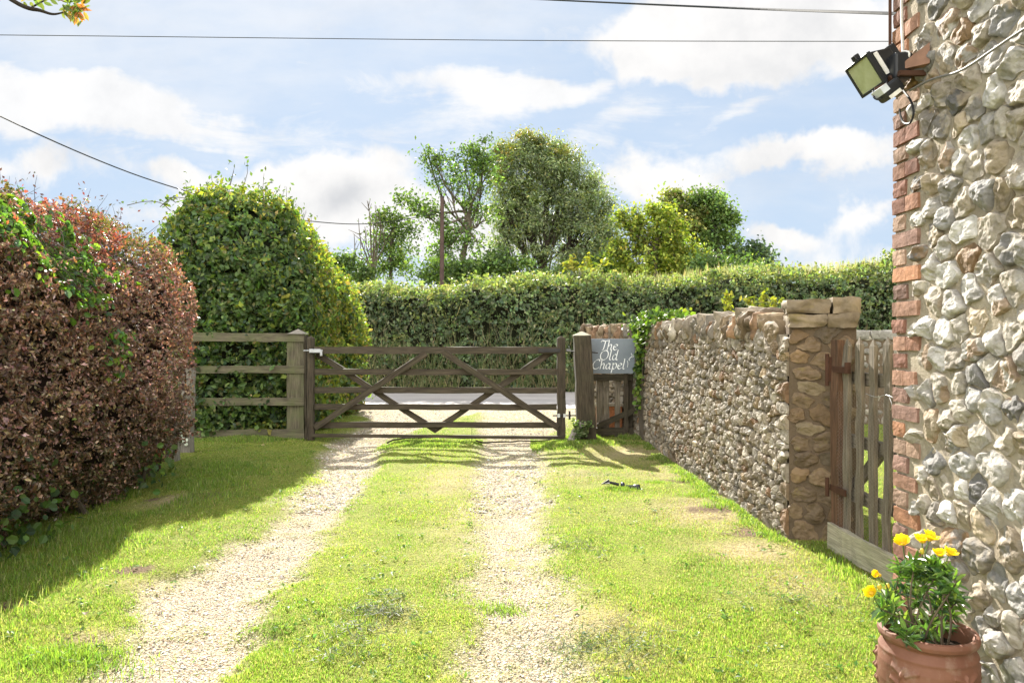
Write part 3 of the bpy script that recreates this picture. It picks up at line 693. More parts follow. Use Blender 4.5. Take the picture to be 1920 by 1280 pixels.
# ---------------------------------------------------------------- name sign
def name_sign():
    y = 10.36
    t = thing('name_sign', 'slate grey house name sign with white italic letters, between gate post and wall', 'sign', (gx_(1150, y), y, .9))
    x0, x1, z0, z1 = gx_(1100, y), gx_(1190, y), gz_(700, y), gz_(635, y)
    m, nt, N, L, b = newmat('sign_slate'); n = nz(N, L, coord(N, L), 6, 6)
    L.new(ramp(N, L, n, [(.3, (.13, .155, .18)), (.7, (.175, .20, .225))]), b.inputs['Base Color']); b.inputs['Roughness'].default_value = .5
    bevel_obj(mk('board', *boxv(((x0+x1)/2, y, (z0+z1)/2), (x1-x0, .022, z1-z0)), m, t), .004, 2)
    Mw = flat_mat('white_lettering', (.85, .86, .85), .5, 0, .5, .05)
    G = {'T': ([[(.05, 1.42), (.2, 1.66), (.65, 1.58), (1.25, 1.7)], [(.72, 1.6), (.66, .9), (.55, .12), (.35, 0)]], 1.05),
         'h': ([[(.12, 1.7), (.2, 1.75), (.2, 1.2), (.12, 0)], [(.14, .45), (.42, .95), (.66, .9), (.66, .5), (.62, .08), (.85, .12)]], .92),
         'e': ([[(.1, .5), (.5, .58), (.68, .82), (.45, 1.0), (.15, .75), (.08, .35), (.32, 0), (.72, .2)]], .8),
         'O': ([[(.75, 1.68), (.3, 1.45), (.08, .85), (.25, .15), (.7, 0), (1.15, .4), (1.25, 1.05), (1.05, 1.55), (.75, 1.68)]], 1.4),
         'l': ([[(.15, 1.75), (.22, 1.75), (.2, 1.0), (.15, .2), (.3, 0), (.45, .12)]], .5),
         'd': ([[(.68, .85), (.4, 1.0), (.1, .6), (.15, .1), (.4, .05), (.66, .45)], [(.72, 1.75), (.76, 1.7), (.7, .9), (.66, .15), (.78, 0), (.95, .12)]], .98),
         'C': ([[(1.1, 1.35), (.95, 1.68), (.5, 1.55), (.12, .95), (.15, .3), (.5, 0), (.95, .15), (1.1, .35)]], 1.2),
         'a': ([[(.68, .85), (.4, 1.0), (.1, .6), (.15, .1), (.4, .05), (.66, .45)], [(.72, .98), (.68, .5), (.66, .12), (.78, 0), (.95, .12)]], .98),
         'p': ([[(.05, .9), (.2, 1.0), (.18, .3), (.1, -.65)], [(.18, .6), (.45, 1.0), (.75, .85), (.72, .3), (.45, 0), (.2, .15)]], .92)}
    def ribbon(pts, sx, sz, s, slant=.16, nib=.062):
        P = spline(pts, 26); P = np.stack([sx+s*(P[:, 0]+slant*P[:, 1]), sz+s*P[:, 1]], 1)
        d = np.array([math.cos(R(35)), math.sin(R(35))])*nib*s; T = nrmz(np.gradient(P, axis=0)); nn = np.stack([-T[:, 1], T[:, 0]], 1)
        o = d[None]*np.sign((nn @ d))[:, None]*1.0; o = np.where(np.abs(nn @ d)[:, None] < 1e-9, d, o); o = d+nn*.028*s*np.sign(nn @ d)[:, None]
        A, B = P+o, P-o; k = len(P); f = y-.0125; bk = y-.0105
        V = np.concatenate([np.stack([q[:, 0], np.full(k, yy), q[:, 1]], 1) for (q, yy) in ((A, f), (B, f), (A, bk), (B, bk))])
        i = np.arange(k-1)
        return V, np.concatenate([np.stack([i, i+1, k+i+1, k+i], 1), np.stack([2*k+i, 2*k+i+1, i+1, i], 1), np.stack([k+i, k+i+1, 3*k+i+1, 3*k+i], 1)])
    for word, px, py, pw in (('The', 1124, 656, 34), ('Old', 1123.5, 674.5, 35), ('Chapel', 1109.5, 691.5, 62)):
        wid = sum(G[c][1] for c in word); s = pw/FP*y/(wid); s = min(s, 10.6/FP*y)
        sx, sz = gx_(px, y), gz_(py, y); parts = []; k = (pw/FP*y)/(wid*s)
        for c in word:
            for st in G[c][0]: parts.append(ribbon([(a*k, b_) for a, b_ in st], sx, sz, s))
            sx += G[c][1]*s*k
        V, F = join(parts); mk('lettering', V, F, Mw, t)
    X = lambda px, py: (gx_(px, y), y-.014, gz_(py, y))
    o = mk('emblem', *join([tube(spline([X(1183, 662), X(1185, 667), X(1181, 671), X(1179, 674), X(1181, 676)], 20), .004, 5),
        tube(spline([X(1187, 664), X(1188, 668), X(1185, 670)], 14), .003, 5), tube(spline([X(1176, 676), X(1177, 682), X(1176, 688)], 14), .003, 5)]), Mw, t)
name_sign()
def picket_panel():
    y = 10.5
    t = thing('picket_fence', 'short dark picket panel with a sloping brace, under the name sign', 'fence', (gx_(1150, y), y, 0))
    P = lambda px, py, d=0: (gx_(px, y), y+d, gz_(py, y))
    bar('rail', P(1112, 707), P(1187, 707), .05, .09, M_gatewood, t); bar('rail', P(1112, 808), P(1187, 808), .05, .1, M_gatewood, t)
    for px, p0, wd in ((1125, 712, .09), (1137, 712, .085), (1158.5, 712, .075), (1180, 702, .11)):
        bar('picket', P(px, 822, .04), P(px, p0, .04), .025, wd, M_picket if px < 1170 else M_gatewood, t, up=(1, 0, 0))
    bar('picket', P(1172.5, 824, -.05), P(1172.5, 694, -.05), .03, .06, M_gatewood, t, up=(1, 0, 0))
    bar('brace', P(1120, 798, -.04), P(1190, 768, -.04), .03, .075, M_postwood, t)
    b = thing('brick_planter', 'low orange brick planter with pale stone top, behind the picket panel', 'planter', (1.45, 10.95, 0))
    V, F = boxv((1.42, 10.95, .2), (.36, .2, .42)); mk('body', V, F, flat_mat('orange_brick', (.36, .14, .06), .9, 0, .2, .35, 30), b)
    bevel_obj(mk('top_slab', *boxv((1.42, 10.95, .43), (.40, .24, .04)), M_mortar, b), .006)
picket_panel()
for px0, px1, py, lab in ((728, 851, 827, 'thin dark stick lying on the left gravel track under the gate'), (893, 1040, 830, 'thin dark stick lying across the right gravel track under the gate')):
    y = H*FP/(py-640); x0, x1 = gx_(px0, y), gx_(px1, y); xs = np.linspace(x0, x1, 12); rr = np.random.default_rng(px0)
    ys = y+np.linspace(-.12, .12, 12); V, F = tube(np.stack([xs, ys, gh(xs, ys)+.045+rr.normal(0, .004, 12)], 1), np.linspace(.012, .007, 12), 6)
    tag(mk('stick', V, F, M_barkdark, loc=(x0, y, 0)), lab, 'stick', 'sticks lying under the gate')

# ---------------------------------------------------------------- garden picket gate between pier and building
def picket_gate():
    A = np.array((2.105, 4.86)); B = np.array((2.17, 3.90)); d = nrmz(B-A); n = np.array((d[1], -d[0])); n = n if n[0] < 0 else -n   # n faces the drive
    t = thing('picket_gate', 'weathered picket garden gate with chicken wire, between stone pier and brick corner', 'gate', (*A, 0))
    Q = lambda s, z, o=0: (A[0]+d[0]*s+n[0]*o, A[1]+d[1]*s+n[1]*o, z); up = (d[0], d[1], 0)
    bar('hinge_stile', Q(.035, .10), Q(.035, 1.36), .045, .10, M_brownwood, t, up=up)
    for i, s in enumerate((.15, .30, .45, .60, .75, .90)):
        bar('picket', Q(s, .10), Q(s, 1.32+.01*(i % 2)), .024, .058, M_picket, t, up=up, pointed=.05)
    for z in (.38, .72, 1.12): bar('rail', Q(.0, z, -.05), Q(.95, z, -.05), .04, .075, M_picket, t)
    bar('diagonal_brace', Q(.06, .42, -.09), Q(.9, 1.08, -.09), .03, .07, M_picket, t)
    bar('kickboard', Q(-.01, .085, .035), Q(.98, .075, .035), .028, .17, M_palewood, t)
    mk('strap_hinge', *join([boxv(Q(.10, 1.17, .025), (.012, .26, .04)), boxv(Q(-.03, 1.17, .03), (.02, .05, .16)), tube([Q(-.03, 1.06, .04), Q(-.03, 1.27, .04)], .014), tube([Q(.21, 1.15, .03), Q(.21, 1.22, .03)], .02)]), M_rust, t)
    mk('lower_hinge', *join([boxv(Q(.08, .4, .025), (.012, .22, .04)), tube([Q(-.03, .34, .04), Q(-.03, .46, .04)], .014)]), M_rust, t)
    # hexagonal netting
    a = .014; E = set(); sx = 1.5*a; sy = math.sqrt(3)*a; out = []
    for i in range(int(.9/sx)):
        for j in range(int(.88/sy)):
            cx = .08+i*sx; cz = .16+j*sy+(sy/2 if i % 2 else 0)
            for k in range(3):
                t0, t1 = k*math.pi/3, (k+1)*math.pi/3; out.append((cx+a*math.cos(t0), cz+a*math.sin(t0), cx+a*math.cos(t1), cz+a*math.sin(t1)))
    o = np.array(out); p0 = np.stack([A[0]+d[0]*o[:, 0]+n[0]*.025, A[1]+d[1]*o[:, 0]+n[1]*.025, o[:, 1]], 1); p1 = np.stack([A[0]+d[0]*o[:, 2]+n[0]*.025, A[1]+d[1]*o[:, 2]+n[1]*.025, o[:, 3]], 1)
    wv = (fbm(p0, 6, 2)-.5)[:, None]*.012; p0[:, :2] += n*wv; p1[:, :2] += n*wv
    T = nrmz(p1-p0); u = np.array([n[0], n[1], 0.]); s = np.cross(T, u); rr = .00042
    V = np.stack([p+rr*(u*math.cos(q)+s*math.sin(q)) for p in (p0, p1) for q in (0, 2.094, 4.189)], 1).reshape(-1, 3)
    k = np.arange(len(o))[:, None]*6; F = np.concatenate([k+np.array([0, 1, 4, 3]), k+np.array([1, 2, 5, 4]), k+np.array([2, 0, 3, 5])])
    mk('chicken_wire', V, F, flat_mat('dull_wire', (.22, .2, .17), .6, .4), t)
    mk('loose_wire', *join([tube(spline([Q(.42, 1.04, .03), Q(.55, 1.03, .04), Q(.68, 1.05, .05), Q(.78, 1.02, .04)], 20), .0015, 5), tube(spline([Q(.7, 1.04, .05), Q(.74, 1.0, .06), Q(.71, .97, .05)], 14), .0012, 5)]), M_zinc, t)
picket_gate()
# ---------------------------------------------------------------- floodlight and cables on the building
def floodlight():
    y0 = 3.24
    c0 = W3(1627, 97.5, 3.14); fr = lambda a: np.asarray(a, float)
    nrm = nrmz(fr((-.846, -.06, -.53))); ey = np.array((0, 1., 0)); ey = nrmz(ey-nrm*np.dot(ey, nrm)); ed = nrmz(np.cross(nrm, ey)); ed = ed if ed[2] < 0 else -ed
    Lw, Lh = .185, .150
    C = c0+ey*Lw/2+ed*Lh/2
    t = thing('floodlight', 'black security floodlight with motion sensor, fixed to the brick corner', 'floodlight', tuple(C))
    X = lambda a, b, c: C+ey*a+ed*b+nrm*c
    def frustum(a0, b0, c0_, a1, b1, c1):
        V = np.array([X(sa*a0, sb*b0, c0_) for sa, sb in ((-1, -1), (1, -1), (1, 1), (-1, 1))]+[X(sa*a1, sb*b1, c1) for sa, sb in ((-1, -1), (1, -1), (1, 1), (-1, 1))])
        return V, np.array([[0, 1, 2, 3], [7, 6, 5, 4], [0, 4, 5, 1], [1, 5, 6, 2], [2, 6, 7, 3], [3, 7, 4, 0]])
    bevel_obj(mk('housing', *frustum(Lw/2-.004, Lh/2-.004, -.012, Lw/2-.035, Lh/2-.03, -.12), M_black, t), .006)
    parts = []
    for sa in (-1, 1):
        V = np.array([X(sa*Lw/2, -Lh/2, 0)]); parts.append(boxv(X(sa*(Lw/2-.006), 0, 0), (.012, Lh, .02), np.stack([ey, ed, nrm], 1)))
    for sb in (-1, 1): parts.append(boxv(X(0, sb*(Lh/2-.006), 0), (Lw-.024, .012, .02), np.stack([ey, ed, nrm], 1)))
    bevel_obj(mk('bezel', *join(parts), M_black, t), .002, 1)
    m, nt, N, L, b = newmat('lamp_glass'); nn = nz(N, L, coord(N, L), 18, 4)
    L.new(ramp(N, L, nn, [(.3, (.36, .39, .22)), (.7, (.46, .49, .32))]), b.inputs['Base Color']); b.inputs['Roughness'].default_value = .12; b.inputs['Coat Weight'].default_value = .5
    mk('lens', *boxv(X(0, 0, 0), (Lw-.024, Lh-.024, .008), np.stack([ey, ed, nrm], 1)), m, t)
    Rm = np.stack([ey, ed, nrm], 1)
    sl = nrmz(X(-Lw/2+.035, 0, -.12)-X(-Lw/2+.004, 0, -.012)); nn = nrmz(np.cross(sl, ed))
    mk('sticker', *boxv(X(-Lw/2+.004, -.005, -.03)+ey*.002, (.004, .105, .022), np.stack([nn, ed, sl], 1)), flat_mat('white_sticker', (.72, .7, .66), .5, 0, .3, .1), t)
    bevel_obj(mk('clip', *boxv(X(0, -Lh/2-.012, -.004), (.028, .026, .026), Rm), M_black, t), .005)
    # rear terminal box, yoke, arm
    bevel_obj(mk('terminal_box', *boxv(X(0, -.02, -.135), (.085, .07, .045), Rm), M_black, t), .006)
    mk('yoke', *join([boxv(X(0, Lh/2+.02, -.05), (.16, .006, .03), Rm), boxv(X(-.075, Lh/2-.0, -.05), (.008, .05, .03), Rm), tube([X(-.085, .03, -.06), X(.085, .03, -.06)], .008)]), M_black, t)
    a0 = W3(1680, 125, 3.12); a1 = W3(1690, 140, 3.14)
    bevel_obj(mk('junction_box', *boxv(W3(1686, 128, 3.14), (.075, .08, .11)), M_black, t), .012)
    sp = W3(1668, 170, 3.10); Rs = np.stack([nrmz(fr((.78, .1, .6))), fr((0, 1., 0)), nrmz(fr((-.6, 0, .78)))], 1)
    s_ = bevel_obj(mk('motion_sensor', *boxv(sp, (.10, .075, .06), Rs), M_black, t), .02, 3)
    mk('sensor_label', *boxv(sp+np.array((0.005, -.0385, -.025)), (.06, .003, .016), Rs), flat_mat('sensor_strip', (.62, .60, .54), .4), t)
    mk('sensor_lens', *boxv(sp+Rs[:, 2]*.0+Rs[:, 0]*-.035+Rs[:, 2]*.02, (.035, .078, .03), Rs), flat_mat('sensor_window', (.5, .53, .55), .3), t)
    mk('arm', *join([tube([W3(1668, 150, 3.14), W3(1690, 138, 3.14)], .016), tube([W3(1640, 168, 3.16), W3(1664, 158, 3.14)], .008)]), M_rust, t)
    mk('flex', *tube(spline([W3(1637, 170, 3.13), W3(1639, 183, 3.12), W3(1649, 187, 3.1), W3(1664, 178, 3.08)], 24), .004, 6), M_cable, t)
    b2 = thing('wall_bracket', 'brick red triangular wall bracket behind the floodlight', 'bracket', (XB, 3.1, 2.48))
    V = np.array([(XB-.02, 3.20, 2.47), (XB-.10, 3.13, 2.485), (XB-.02, 3.02, 2.475), (XB-.02, 3.20, 2.50), (XB-.10, 3.13, 2.495), (XB-.02, 3.02, 2.56)])
    mk('plate', V, [np.array([[0, 2, 1], [3, 4, 5]]), np.array([[0, 1, 4, 3], [1, 2, 5, 4], [2, 0, 3, 5]])], flat_mat('terracotta_paint', (.24, .13, .085), .85), b2)
    mk('iron_arm', *boxv((XB-.05, 3.08, 2.455), (.13, .02, .02)), M_rust, b2)
    # cables clipped to the wall
    X1 = XB-.055
    def onwall(px, py, off=.055):
        x = XB-off; y = x*FP/(px-960); return np.array((x, y, H+(640-py)/FP*y))
    tag(mk('cable', *tube(spline([onwall(1706, 170), onwall(1745, 150), onwall(1790, 137), onwall(1820, 122), onwall(1860, 95), onwall(1925, 52), onwall(2050, -20)], 50), .0048, 6), M_conduit, loc=onwall(1706, 170)), 'grey cable climbing across the flint wall from the floodlight', 'cable')
    tag(mk('cable', *tube(spline([onwall(1694, 170, .04), onwall(1708, 190, .045), onwall(1713, 212, .045), onwall(1706, 231, .045), onwall(1694, 230, .045), onwall(1688, 215, .04), onwall(1687, 205, .035)], 44), .0048, 6), M_cable, loc=onwall(1694, 170)), 'black cable hanging in a loop below the floodlight', 'cable')
    tag(mk('cable', *tube(spline([onwall(1691, -30, .03), onwall(1691, 40, .03), onwall(1693, 90, .035), onwall(1692, 112, .04)], 30), .006, 6), M_pale, loc=onwall(1691, 60, .03)), 'pale cable running down the brick corner above the floodlight', 'cable')
    tag(mk('cable', *tube(spline([onwall(1688, 108, .05), onwall(1692, 98, .06), onwall(1703, 98, .06), onwall(1704, 108, .06), onwall(1697, 118, .05)], 24), .005, 6), flat_mat('white_cable', (.7, .68, .63), .5), loc=onwall(1692, 100)), 'white curl of cable beside the black floodlight', 'cable')
    tag(mk('conduit', *tube([(XB-.018, YB+.012, 2.45), (XB-.018, YB+.012, 4.4)], .007, 8), M_rust, loc=(XB-.018, YB+.012, 2.45)), 'thin brown conduit down the outer edge of the brick corner', 'pipe')
floodlight()
def wire(lab, ctrl, rad, mat=M_cable):
    P = spline([W3(*c) for c in ctrl], 60); tag(mk('overhead_wire', *tube(P, rad, 6), mat, loc=P[0]), lab, 'wire', 'overhead wires')
wire('thin overhead wire stretched straight across the top of the sky', [(-900, 58, 11), (0, 66, 11.0), (960, 76, 11), (1700, 78, 11), (2300, 77, 11)], .0055)
wire('thick black overhead cable at the top edge, above the floodlight', [(700, -16, 9), (1005, -1, 7.6), (1350, 14.5, 5.6), (1682, 26, 3.45)], .0075)
wire('sagging black wire from the tall pole down past the two left hedges', [(-500, -40, 9.5), (0, 218, 14), (220, 315, 16.5), (370, 365, 18.2), (500, 401, 20), (590, 415.5, 21.3), (680, 420, 22.7), (760, 411, 24.5), (828, 399, 26)], .013)
# ---------------------------------------------------------------- utility pole
def pole():
    y = 26.0; x = gx_(829, y)
    t = thing('utility_pole', 'plain brown timber utility pole beyond the roadside hedge', 'pole', (x, y, 0))
    mk('shaft', *tube([(x-.02, y, -.1), (x-.01, y, 3), (x, y, gz_(370, y))], [.09, .08, .066], 12), flat_mat('pole_timber', (.07, .045, .038), .85, 0, .2, .3, 3), t)
    mk('insulator', *tube([(x-.09, y-.02, gz_(398, y)), (x+.06, y-.02, gz_(398, y))], .03, 8), M_iron, t); mk('pole_cap', *tube([(x, y, gz_(371, y)), (x, y, gz_(368, y))], .075, 10), M_iron, t)
pole()

# ---------------------------------------------------------------- hedges
def twigs(P, D, L, r, rad=.003):
    """short bare twigs with a few nodes"""
    parts = []
    for p, d, l in zip(P, D, L):
        d = nrmz(d+r.normal(0, .3, 3)); m = p+d*l*.5+r.normal(0, .04, 3)*l; parts.append(tube([p-d*.1, p, m, p+d*l], [rad*1.3, rad, rad*.8, rad*.4], 4, False))
    return join(parts)
def copper_hedge():
    r = np.random.default_rng(21)
    b = RBox((-5.1, .8, -.10), (-3.20, 8.0, 2.42), .85, .17, 1.1, seed=2, amp2=.075)
    b.sh = .03; b.pocket = .78; b.pf = 6.0
    t = thing('purple_hedge', 'clipped dark purple hedge with reddish top, filling the left foreground', 'hedge', (-4, 4.5, 0))
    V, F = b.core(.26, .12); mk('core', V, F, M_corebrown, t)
    n = 215000
    P = b.clusters(n, 8, .022, .22, .05, r, facing(b, r)); P = P[P[:, 1] > 2.0]; n = len(P); Nm = b.n(P); dist = b.d(P)
    c = pal(n, [(.17, .115, .088), (.235, .16, .125), (.125, .088, .072), (.25, .15, .10), (.19, .17, .085), (.40, .30, .245)], [3, 3, 2.2, 1.6, 1.9, 2.2], .34, r); c *= (.84+.60*fbm(P, 2.6, 15, 2))[:, None]*np.array((1.0, .965, .945))  # the palest tone paints leaf glints into the colour
    red = np.clip(sstep(dist, -.06, .03)*(sstep(P[:, 2], 1.55, 2.35)*.75+sstep(P[:, 1], 6.6, 7.9)*.35)+(vnoise(P, 2.2, 4)-.62)*1.2*sstep(P[:, 2], 1.2, 2.2), 0, 1)
    pick = r.random(n) < red*.85; c[pick] = pal(pick.sum(), [(.33, .11, .065), (.40, .16, .065), (.27, .11, .095), (.44, .24, .08)], [3, 2, 3, .8], .22, r)
    gt = r.random(n) < .75*sstep(Nm[:, 2], .35, .8)*sstep(vnoise(P, 1.7, 91), .42, .62); c[gt] = pal(gt.sum(), [(.15, .20, .05), (.22, .24, .05), (.12, .15, .06)], [2, 1, 1], .2, r)
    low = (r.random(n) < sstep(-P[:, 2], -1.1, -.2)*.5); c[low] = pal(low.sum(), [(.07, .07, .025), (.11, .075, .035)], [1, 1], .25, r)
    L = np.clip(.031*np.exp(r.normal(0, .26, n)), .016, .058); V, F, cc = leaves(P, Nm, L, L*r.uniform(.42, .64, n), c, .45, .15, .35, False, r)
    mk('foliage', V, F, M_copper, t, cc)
    # dead and woody stems at the foot
    m = 46; y = r.uniform(3.4, 7.9, m); x = -3.75+r.normal(0, .22, m); parts = []
    for xx, yy in zip(x, y):
        parts.append(tube([(xx, yy, -.03), (xx+r.normal(0, .06), yy+r.normal(0, .06), .35), (xx+r.normal(.12, .12), yy+r.normal(0, .12), .8)], [.022, .016, .008], 6, False))
    for V, F in parts: mk('stem', V, F, M_bark, t)
    S = b.sample(320, .02, .02, r, facing(b, r)); V, F = twigs(S, b.n(S)+np.array((0, 0, .5)), r.uniform(.06, .22, len(S)), r, .002); mk('sprays', V, F, M_bark, t)
    # bare sprigs standing above the top, with a few leaves
    S = b.sample(60, .03, .03, r, lambda p: (b.n(p)[:, 2] > .7)); S = S[S[:, 1] > 3.5]
    V, F = twigs(S, np.tile((0.1, 0, 1.), (len(S), 1)), r.uniform(.12, .28, len(S)), r, .0025); mk('sprays', V, F, M_barkdark, t)
    Q = np.repeat(S, 9, 0); Q = Q+np.array((.02, 0, 1.))*r.uniform(0, .26, (len(Q), 1))+r.normal(0, .025, (len(Q), 3))
    V, F, cc = leaves(Q, np.tile((0, -.3, .6), (len(Q), 1)), .035, .018, pal(len(Q), [(.09, .05, .04), (.06, .07, .03), (.16, .05, .04)], [2, 2, 1], .2, r), .4, 0, .3, False, r)
    mk('leaves', V, F, M_copper, t, cc)
    # the green climber growing through it
    cen = [(60, 385, 4.9, .28, 420), (130, 455, 5.4, .20, 380), (165, 500, 5.5, .16, 260), (180, 560, 5.6, .12, 60), (215, 640, 5.9, .1, 45), (210, 690, 5.9, .08, 26), (10, 365, 4.6, .2, 160), (300, 520, 7.0, .1, 12), (110, 370, 5.3, .2, 150)]
    Pv = []
    for px, py, y, s, k in cen:
        q = W3(px, py, y)+r.normal(0, s, (k*3, 3))*np.array((.5, 1.3, .75))
        for _ in range(6): q = q-b.n(q)*(b.d(q)-.03)[:, None]*.8
        Pv.append(q[:k])
    Pv = np.concatenate(Pv); L = r.uniform(.035, .075, len(Pv))
    iv = thing('climber', 'bright green climber trailing through the purple hedge', 'climber', tuple(W3(130, 455, 5.4)*np.array((1, 1, 0))))
    V, F, cc = leaves(Pv, b.n(Pv)+np.array((0, 0, .3)), L, L*.75, pal(len(Pv), [(.12, .215, .03), (.08, .16, .035), (.20, .27, .04), (.08, .145, .075)], [3, 3, 1.4, 1], .2, r), .9, .5, .25, True, r)
    mk('leaves', V, F, M_leaf, iv, cc)
    vs = [spline([Pv[i], Pv[i]+(Pv[j]-Pv[i])*.5+r.normal(0, .03, 3), Pv[j]], 8) for i, j in zip(range(0, len(Pv)-9, 18), range(9, len(Pv), 18)) if np.linalg.norm(Pv[i]-Pv[j]) < .8]
    V, F = join([tube(v, .0025, 4, False) for v in vs]); mk('stem', V, F, M_bark, iv)
    # ivy at the foot
    k = 900; q = np.stack([r.normal(-3.25, .22, k), r.uniform(3.2, 7.4, k), np.abs(r.normal(.18, .2, k))+.02], 1); q = q[(vnoise(q*np.array((1, 1, .3)), 1.6, 9) > .5) & (q[:, 0] < -3.02-.03*(q[:, 1]-5)) & (q[:, 1] < 7.0)]
    ft = thing('ground_ivy', 'dark ivy clump at the foot of the purple hedge', 'ivy', (-3.2, 5.2, 0)); L = r.uniform(.035, .075, len(q))
    V, F, cc = leaves(q, np.tile((.6, -.4, .5), (len(q), 1)), L, L*.85, pal(len(q), [(.05, .09, .035), (.08, .14, .03), (.12, .19, .035)], [3, 2, 1], .2, r), .8, .5, .25, True, r)
    mk('leaves', V, F, M_leaf, ft, cc)
copper_hedge()
def beech_hedge():
    r = np.random.default_rng(33)
    top = lambda p: np.interp(p[:, 1], [10.4, 11.6, 13.2, 15.0], [3.55, 3.62, 3.30, 2.9])-1.05*np.minimum(np.abs(p[:, 0]+4.15)/1.2, 1.12)**3.2-.75*np.clip((11.3-p[:, 1])/.9, 0, 1)**2
    b = RBox((-5.35, 10.40, -.3), (-2.96, 15.0, 3.6), .42, .17, 1.0, top, 5, .13)
    b.pocket = .85; b.pf = 2.2
    t = thing('beech_hedge', 'tall domed green hedge behind the rail fence, sunlit along its top', 'hedge', (-4.1, 12.7, 0))
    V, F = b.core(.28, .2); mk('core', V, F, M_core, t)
    P = b.clusters(100000, 7, .06, .24, .08, r, facing(b, r, .2)); P = P[P[:, 2] > .05]; n = len(P)
    c = pal(n, [(.066, .108, .036), (.09, .14, .04), (.05, .08, .042), (.125, .17, .045), (.17, .16, .06)], [3, 3, 2, 1.4, .5], .25, r); c *= (.8+.75*fbm(P, 1.3, 77, 2))[:, None]
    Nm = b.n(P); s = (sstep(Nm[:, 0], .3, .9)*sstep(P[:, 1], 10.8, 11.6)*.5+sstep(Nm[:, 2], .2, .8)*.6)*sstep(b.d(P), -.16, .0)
    pk = r.random(n) < s; c[pk] = pal(pk.sum(), [(.22, .24, .04), (.29, .28, .045), (.15, .20, .035), (.27, .19, .07)], [2, 1.2, 2, .6], .2, r)  # sunlight on side and top painted in as yellower leaves
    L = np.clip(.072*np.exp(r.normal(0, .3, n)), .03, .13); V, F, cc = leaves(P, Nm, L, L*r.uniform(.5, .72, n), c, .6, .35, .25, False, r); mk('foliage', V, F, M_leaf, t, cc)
    S = b.sample(90, .03, .03, r, lambda p: b.n(p)[:, 2] > .55); l = r.uniform(.15, .5, len(S))
    V, F = twigs(S, np.tile((.15, 0, 1.), (len(S), 1)), l, r, .005)
    Q = []; D = (.15, 0, 1.)
    for p, li in zip(S, l): Q.append(p+np.array(D)*np.linspace(0, 1, 9)[:, None]*li+r.normal(0, .04, (9, 3)))
    arc = [spline([W3(320, 395, 11.3), W3(300, 380, 11.2), W3(270, 378, 11.1), W3(238, 385, 11.0)], 16), spline([W3(330, 380, 11.4), W3(318, 374, 11.3), W3(300, 388, 11.2)], 12), spline([W3(352, 372, 11.5), W3(330, 370, 11.4), W3(310, 372, 11.3)], 12)]
    for a in arc: Q.append(a+r.normal(0, .03, a.shape))
    V2, F2 = join([(V, F)]+[tube(a, .006, 5, False) for a in arc]); mk('sprays', V2, F2, M_bark, t)
    Q = np.concatenate(Q); V, F, cc = leaves(Q, np.tile((0, -.4, .7), (len(Q), 1)), .075, .045, pal(len(Q), [(.09, .13, .03), (.15, .17, .03), (.06, .09, .03)], [2, 1, 2], .2, r), .5, .2, .3, False, r)
    mk('leaves', V, F, M_leaf, t, cc)
    br = []
    for k in range(16):
        p = W3(r.uniform(380, 540), r.uniform(545, 600), 10.72); br.append(tube(spline([p+np.array((0, .25, -.3)), p, p+np.array((r.normal(0, .2), -.02, r.uniform(.1, .3)))], 8), [.014]*3+[.011]*3+[.008]*3, 5, False) if False else tube([p+np.array((0, .3, -.35)), p, p+np.array((r.normal(0, .2), -.02, r.uniform(.1, .3)))], [.016, .012, .006], 5, False))
    for V, F in br: mk('stem', V, F, M_bark, t)
beech_hedge()
